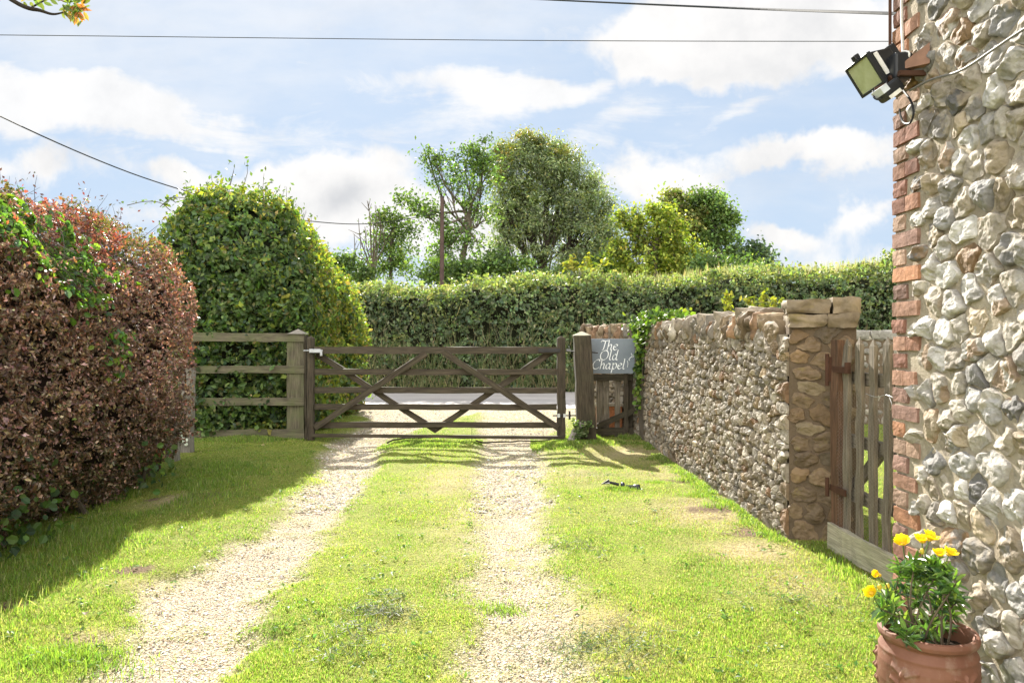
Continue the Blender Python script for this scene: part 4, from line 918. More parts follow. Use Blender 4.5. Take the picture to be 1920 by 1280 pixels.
def road_hedge():
    r = np.random.default_rng(44)
    top = lambda p: 2.78+.048*np.clip(p[:, 0]+4, -8, 24)+.05*np.sin(p[:, 0]*1.3)
    b = RBox((-13, 20.0, -.4), (24, 22.6, 3.0), .5, .26, .8, top, 8, .17)
    b.pocket = .68; b.pf = 2.0
    t = thing('roadside_hedge', 'long trimmed mixed hedge along the far side of the road', 'hedge', (4, 21.3, 0))
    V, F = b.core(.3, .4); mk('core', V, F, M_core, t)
    vis = lambda p: (p[:, 0] > -6.5) & (p[:, 0] < 13.5)
    f = facing(b, r, .1); P = b.clusters(105000, 7, .085, .26, .10, r, lambda p: vis(p) & f(p)); P = P[P[:, 2] > .02]; n = len(P); Nm = b.n(P)
    c = pal(n, [(.115, .16, .08), (.15, .20, .09), (.085, .12, .07), (.20, .23, .12), (.26, .25, .15)], [3, 3, 2.4, 1.4, .5], .24, r)
    clump = vnoise(P, .9, 31); c *= (0.55+.68*clump)[:, None]
    s = sstep(Nm[:, 2], .05, .7)*.75; pk = r.random(n) < s; c[pk] = pal(pk.sum(), [(.19, .22, .08), (.25, .24, .10), (.15, .19, .06)], [2, 1, 2], .2, r)  # upward-facing leaves recoloured paler, painting in the sunlit top
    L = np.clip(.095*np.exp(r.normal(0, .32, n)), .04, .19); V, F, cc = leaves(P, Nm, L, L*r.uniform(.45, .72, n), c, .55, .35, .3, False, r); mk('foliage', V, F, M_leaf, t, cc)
    # grasses and dead stems hanging in the face and along the verge
    m = 5000; x = r.uniform(-6, 13, m); x = x[vnoise(np.stack([x, x*0, x*0], 1), .8, 3) > .3]; m = len(x)
    z = r.uniform(.0, 2.2, m)*r.random(m); P = np.stack([x, 19.92-r.uniform(0, .12, m), z], 1); hL = r.uniform(.2, .6, m); dd = r.normal(0, .3, (m, 2))
    V = np.stack([P+np.array((-.008, 0, 0)), P+np.array((.008, 0, 0)), P+np.stack([dd[:, 0]*hL, -np.abs(dd[:, 1])*hL*.6, hL], 1)], 1).reshape(-1, 3)
    F = np.arange(3*m).reshape(-1, 3); mk('verge_grass', V, F, M_grassblade, t, np.repeat(pal(m, [(.09, .12, .04), (.20, .18, .09), (.30, .25, .14)], [2, 1.4, .6], .2, r), 3, 0))
    # seed heads along the top
    m = 3000; x = r.uniform(-4.5, 13, m); y = r.uniform(20.6, 22.4, m); P = np.stack([x, y, np.zeros(m)], 1); P[:, 2] = top(P)-.1; hL = r.uniform(.12, .42, m)*(.4+vnoise(P, .7, 6))
    dd = r.normal(0, .2, (m, 2)); V = np.stack([P+np.array((-.012, 0, 0)), P+np.array((.012, 0, 0)), P+np.stack([dd[:, 0]*hL, dd[:, 1]*hL, hL], 1)], 1).reshape(-1, 3)
    mk('seed_heads', V, np.arange(3*m).reshape(-1, 3), M_grassblade, t, np.repeat(pal(m, [(.26, .235, .15), (.19, .20, .09), (.24, .18, .11)], [2, 1.4, .8], .2, r), 3, 0))
road_hedge()
# ---------------------------------------------------------------- trees
def tree(name, label, base, fork, blobs, y, cols, probs, nleaf, L, asp, r, mat=M_leaf, bark=M_bark, trunk_r=.25, limb_r=.09, droop=.3, sub=10, spread=.30, group=None, dry_=.7, cat='tree', along_d=None, clumpf=1.0):
    """trunk from base (px,py list) to the fork, a limb to each crown lobe, twigs in it, leaf clumps round the twig ends"""
    t = thing(name, label, cat, (gx_(base[0][0], y), y, 0), group)
    TR = [W3(px, py, y) for px, py in base]; TR[0][2] = min(TR[0][2], -.05); TP = spline(TR, 16)
    parts = [tube(TP, np.linspace(trunk_r, trunk_r*.55, len(TP)), 9)]
    ends, dirs, wts = [], [], []; lim = []
    for (px, py, rx, ry, a) in blobs:
        c = W3(px, py, y); ax_ = rx/FP*y; az = ry/FP*y; ay = max(ax_, .3)*dry_
        c = c+np.array((0, r.normal(0, ay*.5), 0))
        k0 = int(np.clip(len(TP)*(.3+.65*r.random()), 2, len(TP)-1)); s = TP[k0] if fork is None else TP[min(len(TP)-1, max(2, int(len(TP)*fork+r.integers(-2, 3))))]
        mid = s*.45+c*.55+np.array((r.normal(0, .15), r.normal(0, .15), -.12*np.linalg.norm(c-s)+r.normal(0, .1))); lp = spline([s, s*.75+mid*.25+np.array((0, 0, .1)), mid, c], 14)
        lim.append(tube(lp, np.linspace(limb_r, limb_r*.3, len(lp)), 6, False))
        for j in range(sub):
            v = nrmz(r.normal(0, 1, 3))*r.uniform(.35, 1)**.5; e = c+v*np.array((ax_, ay, az)); s2 = lp[r.integers(len(lp)//2, len(lp))]
            m2 = (s2+e)/2+r.normal(0, .08, 3)*ax_+np.array((0, 0, .08*az)); tp = spline([s2, m2, e], 8)
            lim.append(tube(tp, np.linspace(limb_r*.28, limb_r*.06, len(tp)), 4, False))
            ends.append(tp[-1]); dirs.append(nrmz(e-c)); wts.append(a*ax_); ends.append(tp[-3]); dirs.append(nrmz(e-c)); wts.append(a*ax_*.6)
    V, F = join(parts); mk('trunk', V, F, bark, t, smooth=True); V, F = join(lim); mk('limbs', V, F, bark, t, smooth=True)
    ends = np.array(ends); dirs = np.array(dirs); wts = np.array(wts); i = r.choice(len(ends), nleaf, p=wts/wts.sum())
    sp_ = spread*(.5+r.random(len(ends)))[i][:, None]
    P = ends[i]+r.normal(0, 1, (nleaf, 3))*sp_*np.array((1, 1, .75)); P[:, 2] -= np.abs(r.normal(0, droop, nleaf))*sp_[:, 0]
    tint = np.exp(r.normal(0, .32, len(ends)))[i][:, None]
    c = pal(nleaf, cols, probs, .18, r)*tint; Ls = L*r.uniform(.7, 1.3, nleaf)
    al = None if along_d is None else np.tile(along_d, (nleaf, 1)).astype(float)
    V, F, cc = leaves(P, dirs[i]*.5+np.array((0, -.35, .5)), Ls, Ls*asp, c, .55, droop, .25, False, r, al)
    mk('crown', V, F, mat, t, cc); return t
def all_trees():
    r = np.random.default_rng(55)
    G1 = [(.075, .12, .035), (.105, .16, .04), (.055, .09, .035), (.15, .20, .05)]
    # the tall loose ash with its leaning trunk
    tree('ash_tree', 'tall loose tree with bare curving limbs, left of the big willow', [(842, 522), (868, 480), (880, 440), (872, 390)], .75,
         [(868, 300, 42, 30, 1), (905, 285, 38, 30, 1.1), (920, 320, 30, 34, 1), (815, 300, 24, 14, .7), (800, 285, 18, 10, .5), (845, 335, 34, 18, .7), (780, 375, 38, 16, .8), (800, 395, 30, 14, .7), (885, 365, 30, 24, .8), (905, 400, 24, 20, .8), (862, 440, 36, 28, 1.2), (895, 455, 22, 26, .8), (830, 470, 34, 30, 1.2), (822, 420, 20, 20, .5)],
         36, G1, [3, 2, 2, .8], 6200, .19, .5, r, trunk_r=.17, limb_r=.085, sub=8, spread=.27)
    # the big willow
    wb = [(990, 272, 34, 20, 1), (955, 285, 26, 22, 1), (1030, 280, 34, 20, 1), (1062, 300, 30, 24, 1), (935, 315, 18, 26, .9), (975, 315, 34, 24, 1), (1020, 320, 36, 24, 1), (1090, 335, 28, 26, 1), (1055, 345, 34, 24, 1), (960, 355, 30, 26, 1), (1005, 365, 32, 24, .9), (1115, 370, 26, 28, 1), (1080, 385, 32, 24, 1),
          (1045, 398, 30, 20, .6), (965, 395, 30, 24, 1), (1130, 410, 20, 28, 1), (1100, 425, 32, 24, 1), (945, 420, 18, 20, .6), (985, 425, 22, 14, .35), (1130, 455, 22, 28, 1), (1085, 465, 34, 26, 1), (1110, 490, 34, 20, 1), (965, 440, 22, 14, .5), (1065, 490, 34, 18, .8), (1040, 430, 34, 20, .7), (1005, 470, 26, 14, .35), (1000, 410, 34, 20, .8), (928, 375, 16, 24, .7), (1140, 380, 12, 20, .6), (1148, 440, 12, 24, .6), (935, 455, 14, 14, .5)]
    tree('willow_tree', 'broad silvery willow, the largest tree on the skyline', [(1022, 520), (1018, 500), (1022, 470), (1028, 440)], .3, wb,
         40, [(.15, .19, .095), (.21, .245, .13), (.105, .14, .07), (.25, .26, .09)], [3, 2.4, 2, 1], 60000, .20, .30, r, M_willow, M_barkdark, .30, .085, .3, 13, .27, dry_=.9)
    # golden top growth of the willow belongs to the same tree: kept as its lighter shoots
    w = bpy.data.objects['willow_tree']; k = 1500; c0 = [(1000, 262, 40, 12), (950, 285, 22, 26), (1060, 285, 36, 14), (985, 255, 26, 7), (935, 330, 12, 34)]
    P = np.concatenate([W3(a, b, 39.5)+r.normal(0, .5, (k//5, 3))*np.array((c/FP*40, 1.2, d/FP*40)) for a, b, c, d in c0])
    V, F, cc = leaves(P, np.tile((0, -.3, .7), (len(P), 1)), .22, .06, pal(len(P), [(.20, .18, .03), (.15, .16, .03), (.24, .17, .04)], [2, 2, 1], .2, r), .5, .2, .2, False, r, np.tile((.3, 0, .4), (len(P), 1)).astype(float))
    mk('golden_shoots', V, F, M_willow, w, cc)
    # small upright tree by the bare twigs
    tree('young_tree', 'slim small leaved tree beside the bare twiggy one, left of the pole', [(732, 525), (733, 480), (737, 420)], None,
         [(735, 400, 34, 18, 1), (720, 430, 28, 22, 1), (752, 425, 28, 24, 1), (735, 455, 38, 26, 1.2), (715, 490, 28, 26, 1), (760, 480, 26, 28, 1), (740, 505, 40, 22, 1)],
         33, G1, [2, 3, 1, 1.4], 4200, .15, .55, r, trunk_r=.1, limb_r=.045, sub=8, spread=.26)
    t = thing('bare_tree', 'leafless twiggy small tree at the left of the skyline', 'tree', (gx_(695, 32), 32, 0)); parts = []
    for px, py in ((690, 378), (703, 385), (672, 410), (710, 395), (664, 440), (697, 400), (684, 425), (676, 455), (716, 420)):
        p = spline([W3(700, 540, 32), W3(700+(px-700)*.35, 490, 32), W3(px+4, py+40, 32+r.normal(0, .3)), W3(px, py, 32+r.normal(0, .4))], 14); parts.append(tube(p, np.linspace(.05, .012, len(p)), 5, False))
        for q in range(5):
            s = p[r.integers(6, len(p)-1)]; parts.append(tube([s, s+np.array((r.normal(0, .22), r.normal(0, .2), r.uniform(.2, .5)))], [.018, .007], 4, False))
    V, F = join(parts); mk('branches', V, F, M_bark, t)
    # the sunny group on the right
    tree('lime_green_tree', 'yellow green bushy tree, brightest of the group right of the willow', [(1225, 520), (1228, 480), (1235, 440)], None,
         [(1226, 392, 20, 14, .9), (1200, 415, 24, 18, 1), (1168, 415, 13, 24, 1), (1190, 388, 8, 12, .5), (1245, 405, 20, 14, .8), (1180, 455, 30, 26, 1), (1225, 450, 34, 26, 1.1), (1255, 425, 30, 22, 1.1), (1275, 450, 30, 22, 1), (1300, 475, 26, 20, 1), (1235, 485, 60, 22, 1), (1165, 480, 24, 26, 1), (1245, 395, 16, 14, .7), (1165, 396, 8, 14, .4), (1262, 478, 30, 20, 1), (1225, 508, 50, 16, 1), (1280, 503, 40, 14, 1), (1180, 505, 36, 16, 1)],
         31, [(.17, .21, .03), (.23, .26, .04), (.12, .17, .03), (.30, .29, .045)], [3, 2.4, 2, 1.2], 15000, .15, .6, r, trunk_r=.16, limb_r=.06, sub=9, spread=.20)
    tree('round_tree', 'dull olive round tree showing above the yellow green one', [(1300, 520), (1302, 460), (1300, 420)], None,
         [(1260, 372, 26, 14, 1), (1285, 385, 36, 20, 1.1), (1310, 400, 34, 28, 1), (1300, 430, 40, 30, 1), (1270, 400, 30, 20, 1), (1318, 440, 26, 26, 1)],
         37, [(.13, .16, .05), (.17, .18, .055), (.20, .17, .06)], [3, 2, 1], 8000, .18, .6, r, trunk_r=.2, limb_r=.07, sub=9, spread=.24)
    tree('airy_tree', 'airy green tree with gaps in its crown, at the right end of the skyline group', [(1345, 520), (1346, 470), (1340, 430)], None,
         [(1320, 365, 26, 13, 1), (1345, 385, 28, 20, 1), (1365, 405, 20, 22, 1), (1340, 425, 30, 26, .9), (1368, 445, 20, 20, .9), (1345, 470, 34, 24, 1.1), (1372, 480, 22, 16, .8), (1385, 470, 14, 14, .5)],
         36, G1, [2, 3, 1, 1], 6500, .17, .6, r, trunk_r=.16, limb_r=.06, sub=8, spread=.22)
    tree('dark_shrub', 'small dark pointed shrub, the last one on the right skyline', [(1412, 525), (1413, 500), (1414, 480)], None,
         [(1413, 470, 18, 14, 1), (1400, 485, 20, 14, 1), (1422, 488, 20, 12, 1), (1408, 505, 30, 14, 1.2)], 34, [(.055, .085, .05), (.08, .11, .055)], [2, 1], 2600, .2, .6, r, trunk_r=.07, limb_r=.03, sub=7, spread=.26, cat='shrub')
    # low scrub between the trees
    for i, (px, bl, yy, lab) in enumerate(((925, [(905, 500, 34, 18, 1), (945, 495, 36, 22, 1), (975, 505, 34, 18, 1), (930, 478, 16, 12, .6)], 30, 'low leafy bush between the leaning tree and the willow trunk'),
            (640, [(600, 500, 40, 26, 1), (645, 500, 30, 16, 1), (672, 510, 26, 14, 1), (655, 486, 16, 10, .5)], 29, 'low bush showing over the end of the tall domed hedge'),
            (835, [(810, 505, 26, 22, 1), (850, 510, 30, 18, 1), (870, 505, 22, 16, 1)], 29, 'bush at the foot of the utility pole'),
            (1100, [(1080, 510, 40, 18, 1), (1130, 500, 30, 26, 1), (1150, 510, 30, 20, 1), (1040, 515, 30, 12, 1)], 33, 'dark bush below the right side of the willow'),
            (1420, [(1380, 505, 40, 14, 1), (1440, 510, 34, 10, 1), (1330, 500, 40, 16, 1)], 29, 'low scrub under the last skyline trees on the right'))):
        tree('bush', lab, [(px, 530), (px, 515), (px, 505)], None, bl, yy, G1, [3, 2.4, 1.6, 1], 4400, .14, .6, r, trunk_r=.05, limb_r=.03, sub=8, spread=.22, cat='bush', group='bushes beyond the roadside hedge')
    # pale leafy saplings standing out of the hedge top
    def sapling(lab, px, py0, py1, y, k, cols, L):
        t = thing('sapling', lab, 'sapling', (gx_(px, y), y, 0), 'young shoots above hedge and wall'); parts, Q, A = [], [], []
        for j in range(k):
            b0 = W3(px+(j-(k-1)/2)*6, py0, y); e = W3(px+(j-(k-1)/2)*28+r.normal(0, 4), py1+abs(j-(k-1)/2)*8+r.normal(0, 4), y+r.normal(0, .1)); p = spline([b0, (b0+e)/2+r.normal(0, .03, 3), e], 14)
            parts.append(tube(p, np.linspace(.012, .004, len(p))*L/.2, 5, False)); m = 44; s = p[r.integers(3, len(p), m)]; Q.append(s+r.normal(0, L*.35, (m, 3)))
        g0 = parts[0][0].copy(); parts.append(tube([(gx_(px, y), y, 0), W3(px, py0, y)], .014, 5, False)); V, F = join(parts); mk('stem', V, F, M_bark, t)
        Q = np.concatenate(Q); V, F, cc = leaves(Q, np.tile((0, -.6, .5), (len(Q), 1)), L, L*.4, pal(len(Q), cols, [1]*len(cols), .15, r), .7, .1, .25, True, r); mk('leaves', V, F, M_leaf, t, cc)
    YG_ = [(.20, .20, .03), (.26, .24, .04), (.15, .18, .03)]
    sapling('yellow leaved shoots rising from the hedge top under the willow', 1090, 520, 478, 21.4, 4, YG_, .2)
    sapling('slender pale green shoot on the hedge top, below the yellow green tree', 1210, 520, 462, 21.6, 1, [(.14, .17, .05), (.18, .2, .06)], .14)
    sapling('tall yellow shoot growing behind the stone wall', 1371, 592, 545, 8.6, 1, YG_, .085)
    sapling('spray of yellow shoots behind the wall next to the tall one', 1432, 585, 551, 7.4, 3, YG_, .07)
    # overhead branch tip, top corner
    t = thing('tree_branch', 'leafy branch tip with orange tinged leaflets, hanging into the top left corner', 'branch', tuple(W3(20, -60, 4.2)))
    p = spline([W3(-260, -120, 4.4), W3(-60, -50, 4.3), W3(35, 8, 4.2), W3(75, 20, 4.2), W3(100, 27, 4.2), W3(125, 22, 4.2)], 30); q = spline([W3(60, 14, 4.2), W3(95, -5, 4.25), W3(120, -20, 4.3)], 12)
    V, F = join([tube(p, np.linspace(.02, .003, len(p)), 6), tube(q, np.linspace(.006, .002, len(q)), 5)]); mk('stem', V, F, M_barkdark, t)
    Q, A, C = [], [], []
    for (x0, y0, x1, y1, n, oc) in ((60, 12, 135, -12, 12, .1), (110, 10, 160, 8, 16, .3), (118, 15, 150, 38, 16, .6), (105, 22, 160, 25, 12, .4), (30, 6, 70, 2, 6, .1), (90, -5, 150, -20, 16, .2), (0, -30, 90, -60, 20, .2), (-60, -60, 40, -120, 20, .2)):
        a, b = W3(x0, y0, 4.2), W3(x1, y1, 4.2+r.normal(0, .03)); d = nrmz(b-a); s = np.array((d[2], 0, -d[0]))
        for i in range(n):
            f = (i//2+1)/(n/2+.5); sg = 1 if i % 2 else -1; dir_ = nrmz(d*.8+s*sg*.75); Q.append(a+(b-a)*f+dir_*.025); A.append(dir_); C.append(oc)
    Q = np.array(Q); A = np.array(A); C = np.array(C); c = pal(len(Q), [(.09, .13, .03), (.12, .15, .03)], [1, 1], .2, r); pk = r.random(len(Q)) < C; c[pk] = pal(pk.sum(), [(.36, .13, .04), (.28, .2, .05)], [1, 1], .2, r)
    V, F, cc = leaves(Q, np.tile((0, -1, .1), (len(Q), 1)), .06, .022, c, 1.5, .2, .3, True, r, A); mk('leaves', V, F, M_leaf, t, cc)
all_trees()
# ---------------------------------------------------------------- ivy on the wall end
def wall_ivy():
    r = np.random.default_rng(66); t = thing('wall_ivy', 'bright ivy draped over the far end of the stone wall, next to the sign', 'ivy', (1.75, 9.8, 0)); Q, Nm = [], []
    for (s0, z0, ss, sz, k) in ((4.75, 1.66, .42, .05, 420), (4.9, 1.55, .25, .1, 300), (5.0, 1.4, .10, .14, 200), (5.05, 1.1, .07, .2, 190), (5.1, .75, .06, .16, 90), (5.3, 1.62, .2, .05, 140), (4.4, 1.68, .25, .03, 120)):
        s = np.clip(r.normal(s0, ss, k), 3.4, WS[-1]); p, n = wpt(s); z = r.normal(z0, sz, k); o = np.where(z > 1.6, -r.uniform(-.05, .4, k), .04+np.abs(r.normal(0, .03, k)))
        Q.append(np.concatenate([p+n*o[:, None], np.minimum(z, 1.76)[:, None]], 1)); Nm.append(np.concatenate([n*.7, np.full((k, 1), .6)], 1)+np.array((0, -.4, 0)))
    Q = np.concatenate(Q); Nm = np.concatenate(Nm); L = r.uniform(.045, .085, len(Q))
    V, F, cc = leaves(Q, Nm, L, L*.85, pal(len(Q), [(.07, .12, .02), (.10, .16, .025), (.15, .2, .03), (.04, .07, .02)], [2, 2, 1.2, 1.4], .2, r), .8, .4, .25, True, r); mk('leaves', V, F, M_leaf, t, cc)
    st = []
    for k in range(5):
        s = 4.95+.05*k; p, n = wpt(s); st.append(tube(spline([(*(p+n*.03), .02), (*(p+n*.045), .6), (*(p+n*.04), 1.2), (*(p+n*.03), 1.6)], 16), .006, 5, False))
    V, F = join(st); mk('stem', V, F, M_bark, t)
    t = thing('ivy_sprig', 'straggly ivy at the foot of the thick gate post', 'ivy', (gx_(1088), 9.95, 0)); Q = []
    for a in (((1085, 818), (1082, 800), (1080, 790)), ((1090, 818), (1100, 800), (1107, 794)), ((1078, 822), (1092, 812), (1098, 806))):
        Q.append(spline([W3(x, y_, 9.93) for x, y_ in a], 20))
    V, F = join([tube(q, .003, 4, False) for q in Q]); mk('stem', V, F, M_bark, t); Q = np.concatenate([q for q in Q for _ in range(3)]); Q = Q+r.normal(0, .025, Q.shape)
    V, F, cc = leaves(Q, np.tile((0, -.8, .4), (len(Q), 1)), .05, .035, pal(len(Q), [(.07, .11, .03), (.12, .15, .06)], [1, 1], .2, r), .8, .2, .3, True, r); mk('leaves', V, F, M_leaf, t, cc)
wall_ivy()

# ---------------------------------------------------------------- terracotta pot, daisies
def pot_and_plant():
    r = np.random.default_rng(77); c = np.array((1.375, 2.47, 0.)); zt = .40
    t = thing('terracotta_pot', 'round terracotta pot with leaf relief, against the flint wall', 'pot', tuple(c))
    prof = [(.0, .0), (.115, .0), (.125, .01), (.150, .08), (.172, .17), (.183, .24), (.182, .30), (.172, .345), (.163, .362), (.168, .37), (.178, .375), (.182, .388), (.178, .400), (.166, .403), (.157, .396), (.152, .38), (.150, .35), (.148, .30), (.0, .295)]
    nA = 420; th = np.arange(nA)/nA*2*np.pi; P2 = []; 
    for i in range(len(prof)-1):
        a, b = np.array(prof[i]), np.array(prof[i+1]); k = max(1, int(np.linalg.norm(b-a)/.0028)); P2 += [a+(b-a)*j/k for j in range(k)]
    P2.append(np.array(prof[-1])); P2 = np.array(P2)*np.array((.83, 1)); Rr, Zz = np.meshgrid(P2[:, 0], th, indexing='ij')[0], np.meshgrid(P2[:, 1], th, indexing='ij')[0]; TT = np.meshgrid(P2[:, 0], th, indexing='ij')[1]
    # relief: acanthus sprays round the belly
    outer = np.arange(len(P2)) < np.argmax(P2[:, 1] > .35); rel = np.zeros_like(Rr)
    for k in range(5):
        ph = (TT-(k*2*np.pi/5+3.75)+np.pi) % (2*np.pi)-np.pi; u = ph*.18; v = Zz
        stem = np.exp(-((u-.01*np.sin(v*20))/.006)**2); rel += .008*stem*(v > .05)*(v < .31)
        for q in range(6):
            v0 = .07+q*.042
            for sg in (-1, 1):
                uu = u*sg; line = v-(v0+.55*uu+6*uu*uu*0-(uu/.085)**3*.03); rel += .010*np.exp(-(line/.008)**2)*(uu > .004)*(uu < .085-.006*q)*(1-uu/.11)
    ring = np.exp(-((Zz-.335)/.006)**2)*.003; Rr = Rr+(rel+ring)*outer[:, None]
    Rr = Rr*(1+.006*np.sin(TT*3+1)); V = np.stack([c[0]+Rr*np.cos(TT), c[1]+Rr*np.sin(TT), Zz+.0], -1).reshape(-1, 3); ii = np.arange(V.shape[0]).reshape(Rr.shape); jj = np.roll(ii, -1, 1)
    F = np.stack([ii[:-1], jj[:-1], jj[1:], ii[1:]], -1).reshape(-1, 4)
    m, nt, N, L, b = newmat('terracotta'); v = coord(N, L); n1 = nz(N, L, v, 7, 6); n2 = nz(N, L, v, 60, 5, .7)
    cc = ramp(N, L, n1, [(.25, (.115, .043, .024)), (.5, (.165, .066, .036)), (.75, (.21, .095, .056))]); cc = mixc(N, L, ramp(N, L, nz(N, L, v, 13, 5, .7), [(.52, (0, 0, 0)), (.78, (.5,)*3)]), cc, (.36, .29, .22))
    L.new(cc, b.inputs['Base Color']); b.inputs['Roughness'].default_value = .72; bump(N, L, n2, b, .25, .003)
    mk('body', V, F, m, t, smooth=True)
    a = np.linspace(0, 2*np.pi, 40, endpoint=False); rs = np.linspace(.02, .123, 6); A_, B_ = np.meshgrid(rs, a, indexing='ij'); SV = np.stack([c[0]+A_*np.cos(B_), c[1]+A_*np.sin(B_), .342+0*A_], -1).reshape(-1, 3); SV[:, 2] += (vnoise(SV, 60, 2)-.5)*.02
    ii = np.arange(A_.size).reshape(A_.shape); jj = np.roll(ii, -1, 1); mk('soil', SV, [np.stack([ii[:-1], ii[1:], jj[1:], jj[:-1]], -1).reshape(-1, 4), ii[0][None, :]], flat_mat('soil', (.035, .025, .018), .95, 0, .1, .5, 60, 1), t)
    # plant
    p = thing('daisy_plant', 'yellow flowering daisy bush growing in the terracotta pot', 'plant', (c[0], c[1], .325))
    Yp = 2.45; bz = np.array((c[0], c[1], .33)); st, tips = [], []
    T = [(1690, 1060), (1715, 1045), (1745, 1050), (1775, 1070), (1795, 1090), (1800, 1120), (1760, 1085), (1730, 1080), (1700, 1090), (1775, 1110), (1720, 1115), (1660, 1118), (1650, 1140), (1675, 1100), (1755, 1125), (1740, 1160), (1710, 1170), (1770, 1165), (1725, 1185), (1690, 1160), (1745, 1190), (1700, 1180), (1785, 1145), (1665, 1150), (1735, 1065), (1765, 1060), (1785, 1105), (1710, 1065)]
    for (px, py) in T:
        e = W3(px, py, Yp+r.normal(0, .055)); e[0] = min(e[0], 1.60); b0 = bz+np.array((r.normal(.01, .03), r.normal(0, .03), -.02)); mid = b0*.5+e*.5+np.array((r.normal(0, .02), r.normal(0, .02), -.0)); q = spline([b0, mid, e], 12)
        st.append(tube(q, np.linspace(.0042, .002, len(q)), 6, False)); tips.append((e, nrmz(q[-1]-q[-4])))
    Q, A, C = [], [], []
    for e, d in tips:
        for k in range(24):
            an = r.uniform(0, 6.28); s = nrmz(np.cross(d, (math.cos(an), math.sin(an), .2))); dr = nrmz(s+d*r.uniform(-.1, 1.1)); o = r.uniform(0, .05); Q.append(e-d*o+dr*.024); A.append(dr)
    Q = np.array(Q); A = np.array(A); Lf = r.uniform(.042, .066, len(Q)); Nl = nrmz(np.cross(A, np.cross(np.tile((0, -.4, 1.), (len(A), 1)), A)))
    V, F, cc = leaves(Q, Nl, Lf, Lf*.27, pal(len(Q), [(.09, .17, .035), (.13, .22, .045), (.06, .12, .05), (.2, .28, .06)], [3, 3, 2, 1.4], .18, r), 2.0, 0, .5, True, r, A*2.5)
    mk('leaves', V, F, leaf_mat('glossy_leaf', .3, .35, .5), p, cc); V, F = join(st); mk('stems', V, F, flat_mat('woody_stem', (.10, .075, .045), .85), p)
    FL = [(1693, 1020, (-.35, -.35, .8), .032, .45), (1729, 1016, (-.15, -.25, 1), .028, .4), (1742, 1012, (.25, -.3, .9), .030, .45), (1762, 1041, (-.2, -.3, .9), .024, .4), (1779, 1040, (.25, -.35, .85), .027, .45), (1636, 1112, (-.7, -.45, .55), .026, .4), (1648, 1078, (-.8, -.2, .4), .020, .05)]
    core, yel = flat_mat('flower_centre', (.62, .38, .02), .8), None
    for i, (px, py, nd, rad, op) in enumerate(FL):
        e = W3(px, py, Yp-.02+r.normal(0, .03)); nd = nrmz(np.array(nd, float)); u = nrmz(np.cross(nd, (0, 1, .3))); w = np.cross(nd, u); PV, PF, PC = [], [], []; k0 = 0
        for ring, m in ((0, 13), (1, 11)):
            for k in range(m):
                an = (k+.5*ring)/m*6.283+r.normal(0, .06); d = u*math.cos(an)+w*math.sin(an); s = np.cross(nd, d); lift = (1-op)*1.3+.25+.2*ring+r.normal(0, .08); dd = nrmz(d+nd*lift); q = np.cross(dd, s); L_ = rad*1.22*r.uniform(.9, 1.1)*(1-.15*ring); wd = rad*.24
                PV += [e+d*.003, e+dd*L_*.4+s*wd+q*.001, e+dd*L_*.85+s*wd*.8-nd*.002, e+dd*L_-nd*.003, e+dd*L_*.85-s*wd*.8-nd*.002, e+dd*L_*.4-s*wd+q*.001]; PF += [[k0, k0+1, k0+2, k0+3], [k0, k0+3, k0+4, k0+5]]; cl = np.array((.95, .78, .02))*(1-.12*r.random()); PC += [cl*.8, cl, cl, cl*1.05, cl, cl]; k0 += 6
        f = mk('flower', np.array(PV), np.array(PF), M_petal, p, np.array(PC))
        V, F = rock(e+nd*.003, (.018, .018, .010), r, .9, .1); mk('flower_centre', V, F, core, f)
        a = spline([e-nd*.004, e-nd*.03-np.array((0, 0, .02)), W3(px+(1735-px)*.25, py+45, Yp)], 10); mk('flower_stalk', *tube(a, .0022, 5), flat_mat('green_stalk', (.09, .15, .04), .6), f)
    for i, (px, py) in enumerate(((1729, 1033), (1664, 1098), (1649, 1100))):
        V, F = rock(W3(px, py, Yp-.03), (.012, .012, .018), r, .9, .1); mk('bud', V, F, flat_mat('bud', (.5, .38, .03), .6), p)
pot_and_plant()
# ---------------------------------------------------------------- small black garden fitting lying on the lawn
def fitting():
    y = 6.85; t = thing('garden_spike_light', 'black plastic spiked garden fitting lying in a tuft on the lawn', 'garden light', (*(W3(1165, 915, y)[:2]), 0)); X = lambda px, py, d=0: W3(px, py, y+d)
    mk('stem', *join([tube([X(1140, 903), X(1160, 908)], [.012, .014], 8), tube([X(1174, 911), X(1190, 913)], [.014, .02], 8)]), M_black, t, smooth=False)
    a, b, cc = X(1128, 906.5), X(1142, 897.5), X(1142, 907)
    parts = []
    for d in (np.array((0, .004, 0)),): parts.append((np.array([a-d, b-d, cc-d, a+d, b+d, cc+d]), [np.array([[0, 1, 2], [5, 4, 3]]), np.array([[0, 3, 4, 1], [1, 4, 5, 2], [2, 5, 3, 0]])]))
    d2 = np.array((0, .05, .0)); parts.append((np.array([a, X(1142, 903)+d2, X(1142, 903)-d2, a-np.array((0, 0, .006)), X(1142, 904.5)+d2, X(1142, 904.5)-d2]), [np.array([[0, 1, 2], [5, 4, 3]]), np.array([[0, 3, 4, 1], [1, 4, 5, 2], [2, 5, 3, 0]])]))
    mk('spike', *join(parts), M_black, t)
    r = np.random.default_rng(1); V, F = rock(X(1167.5, 908), (.036, .036, .04), r, 1, .0); mk('joint', V, F, flat_mat('dark_joint', (.02, .025, .06), .3), t, smooth=True)
    p = [X(1186, 912), X(1190, 913.5), X(1196, 914.5), X(1199, 915), X(1200, 915)]; mk('head', *tube(p, [.018, .03, .036, .034, .026], 14), M_black, t, smooth=True)
fitting()
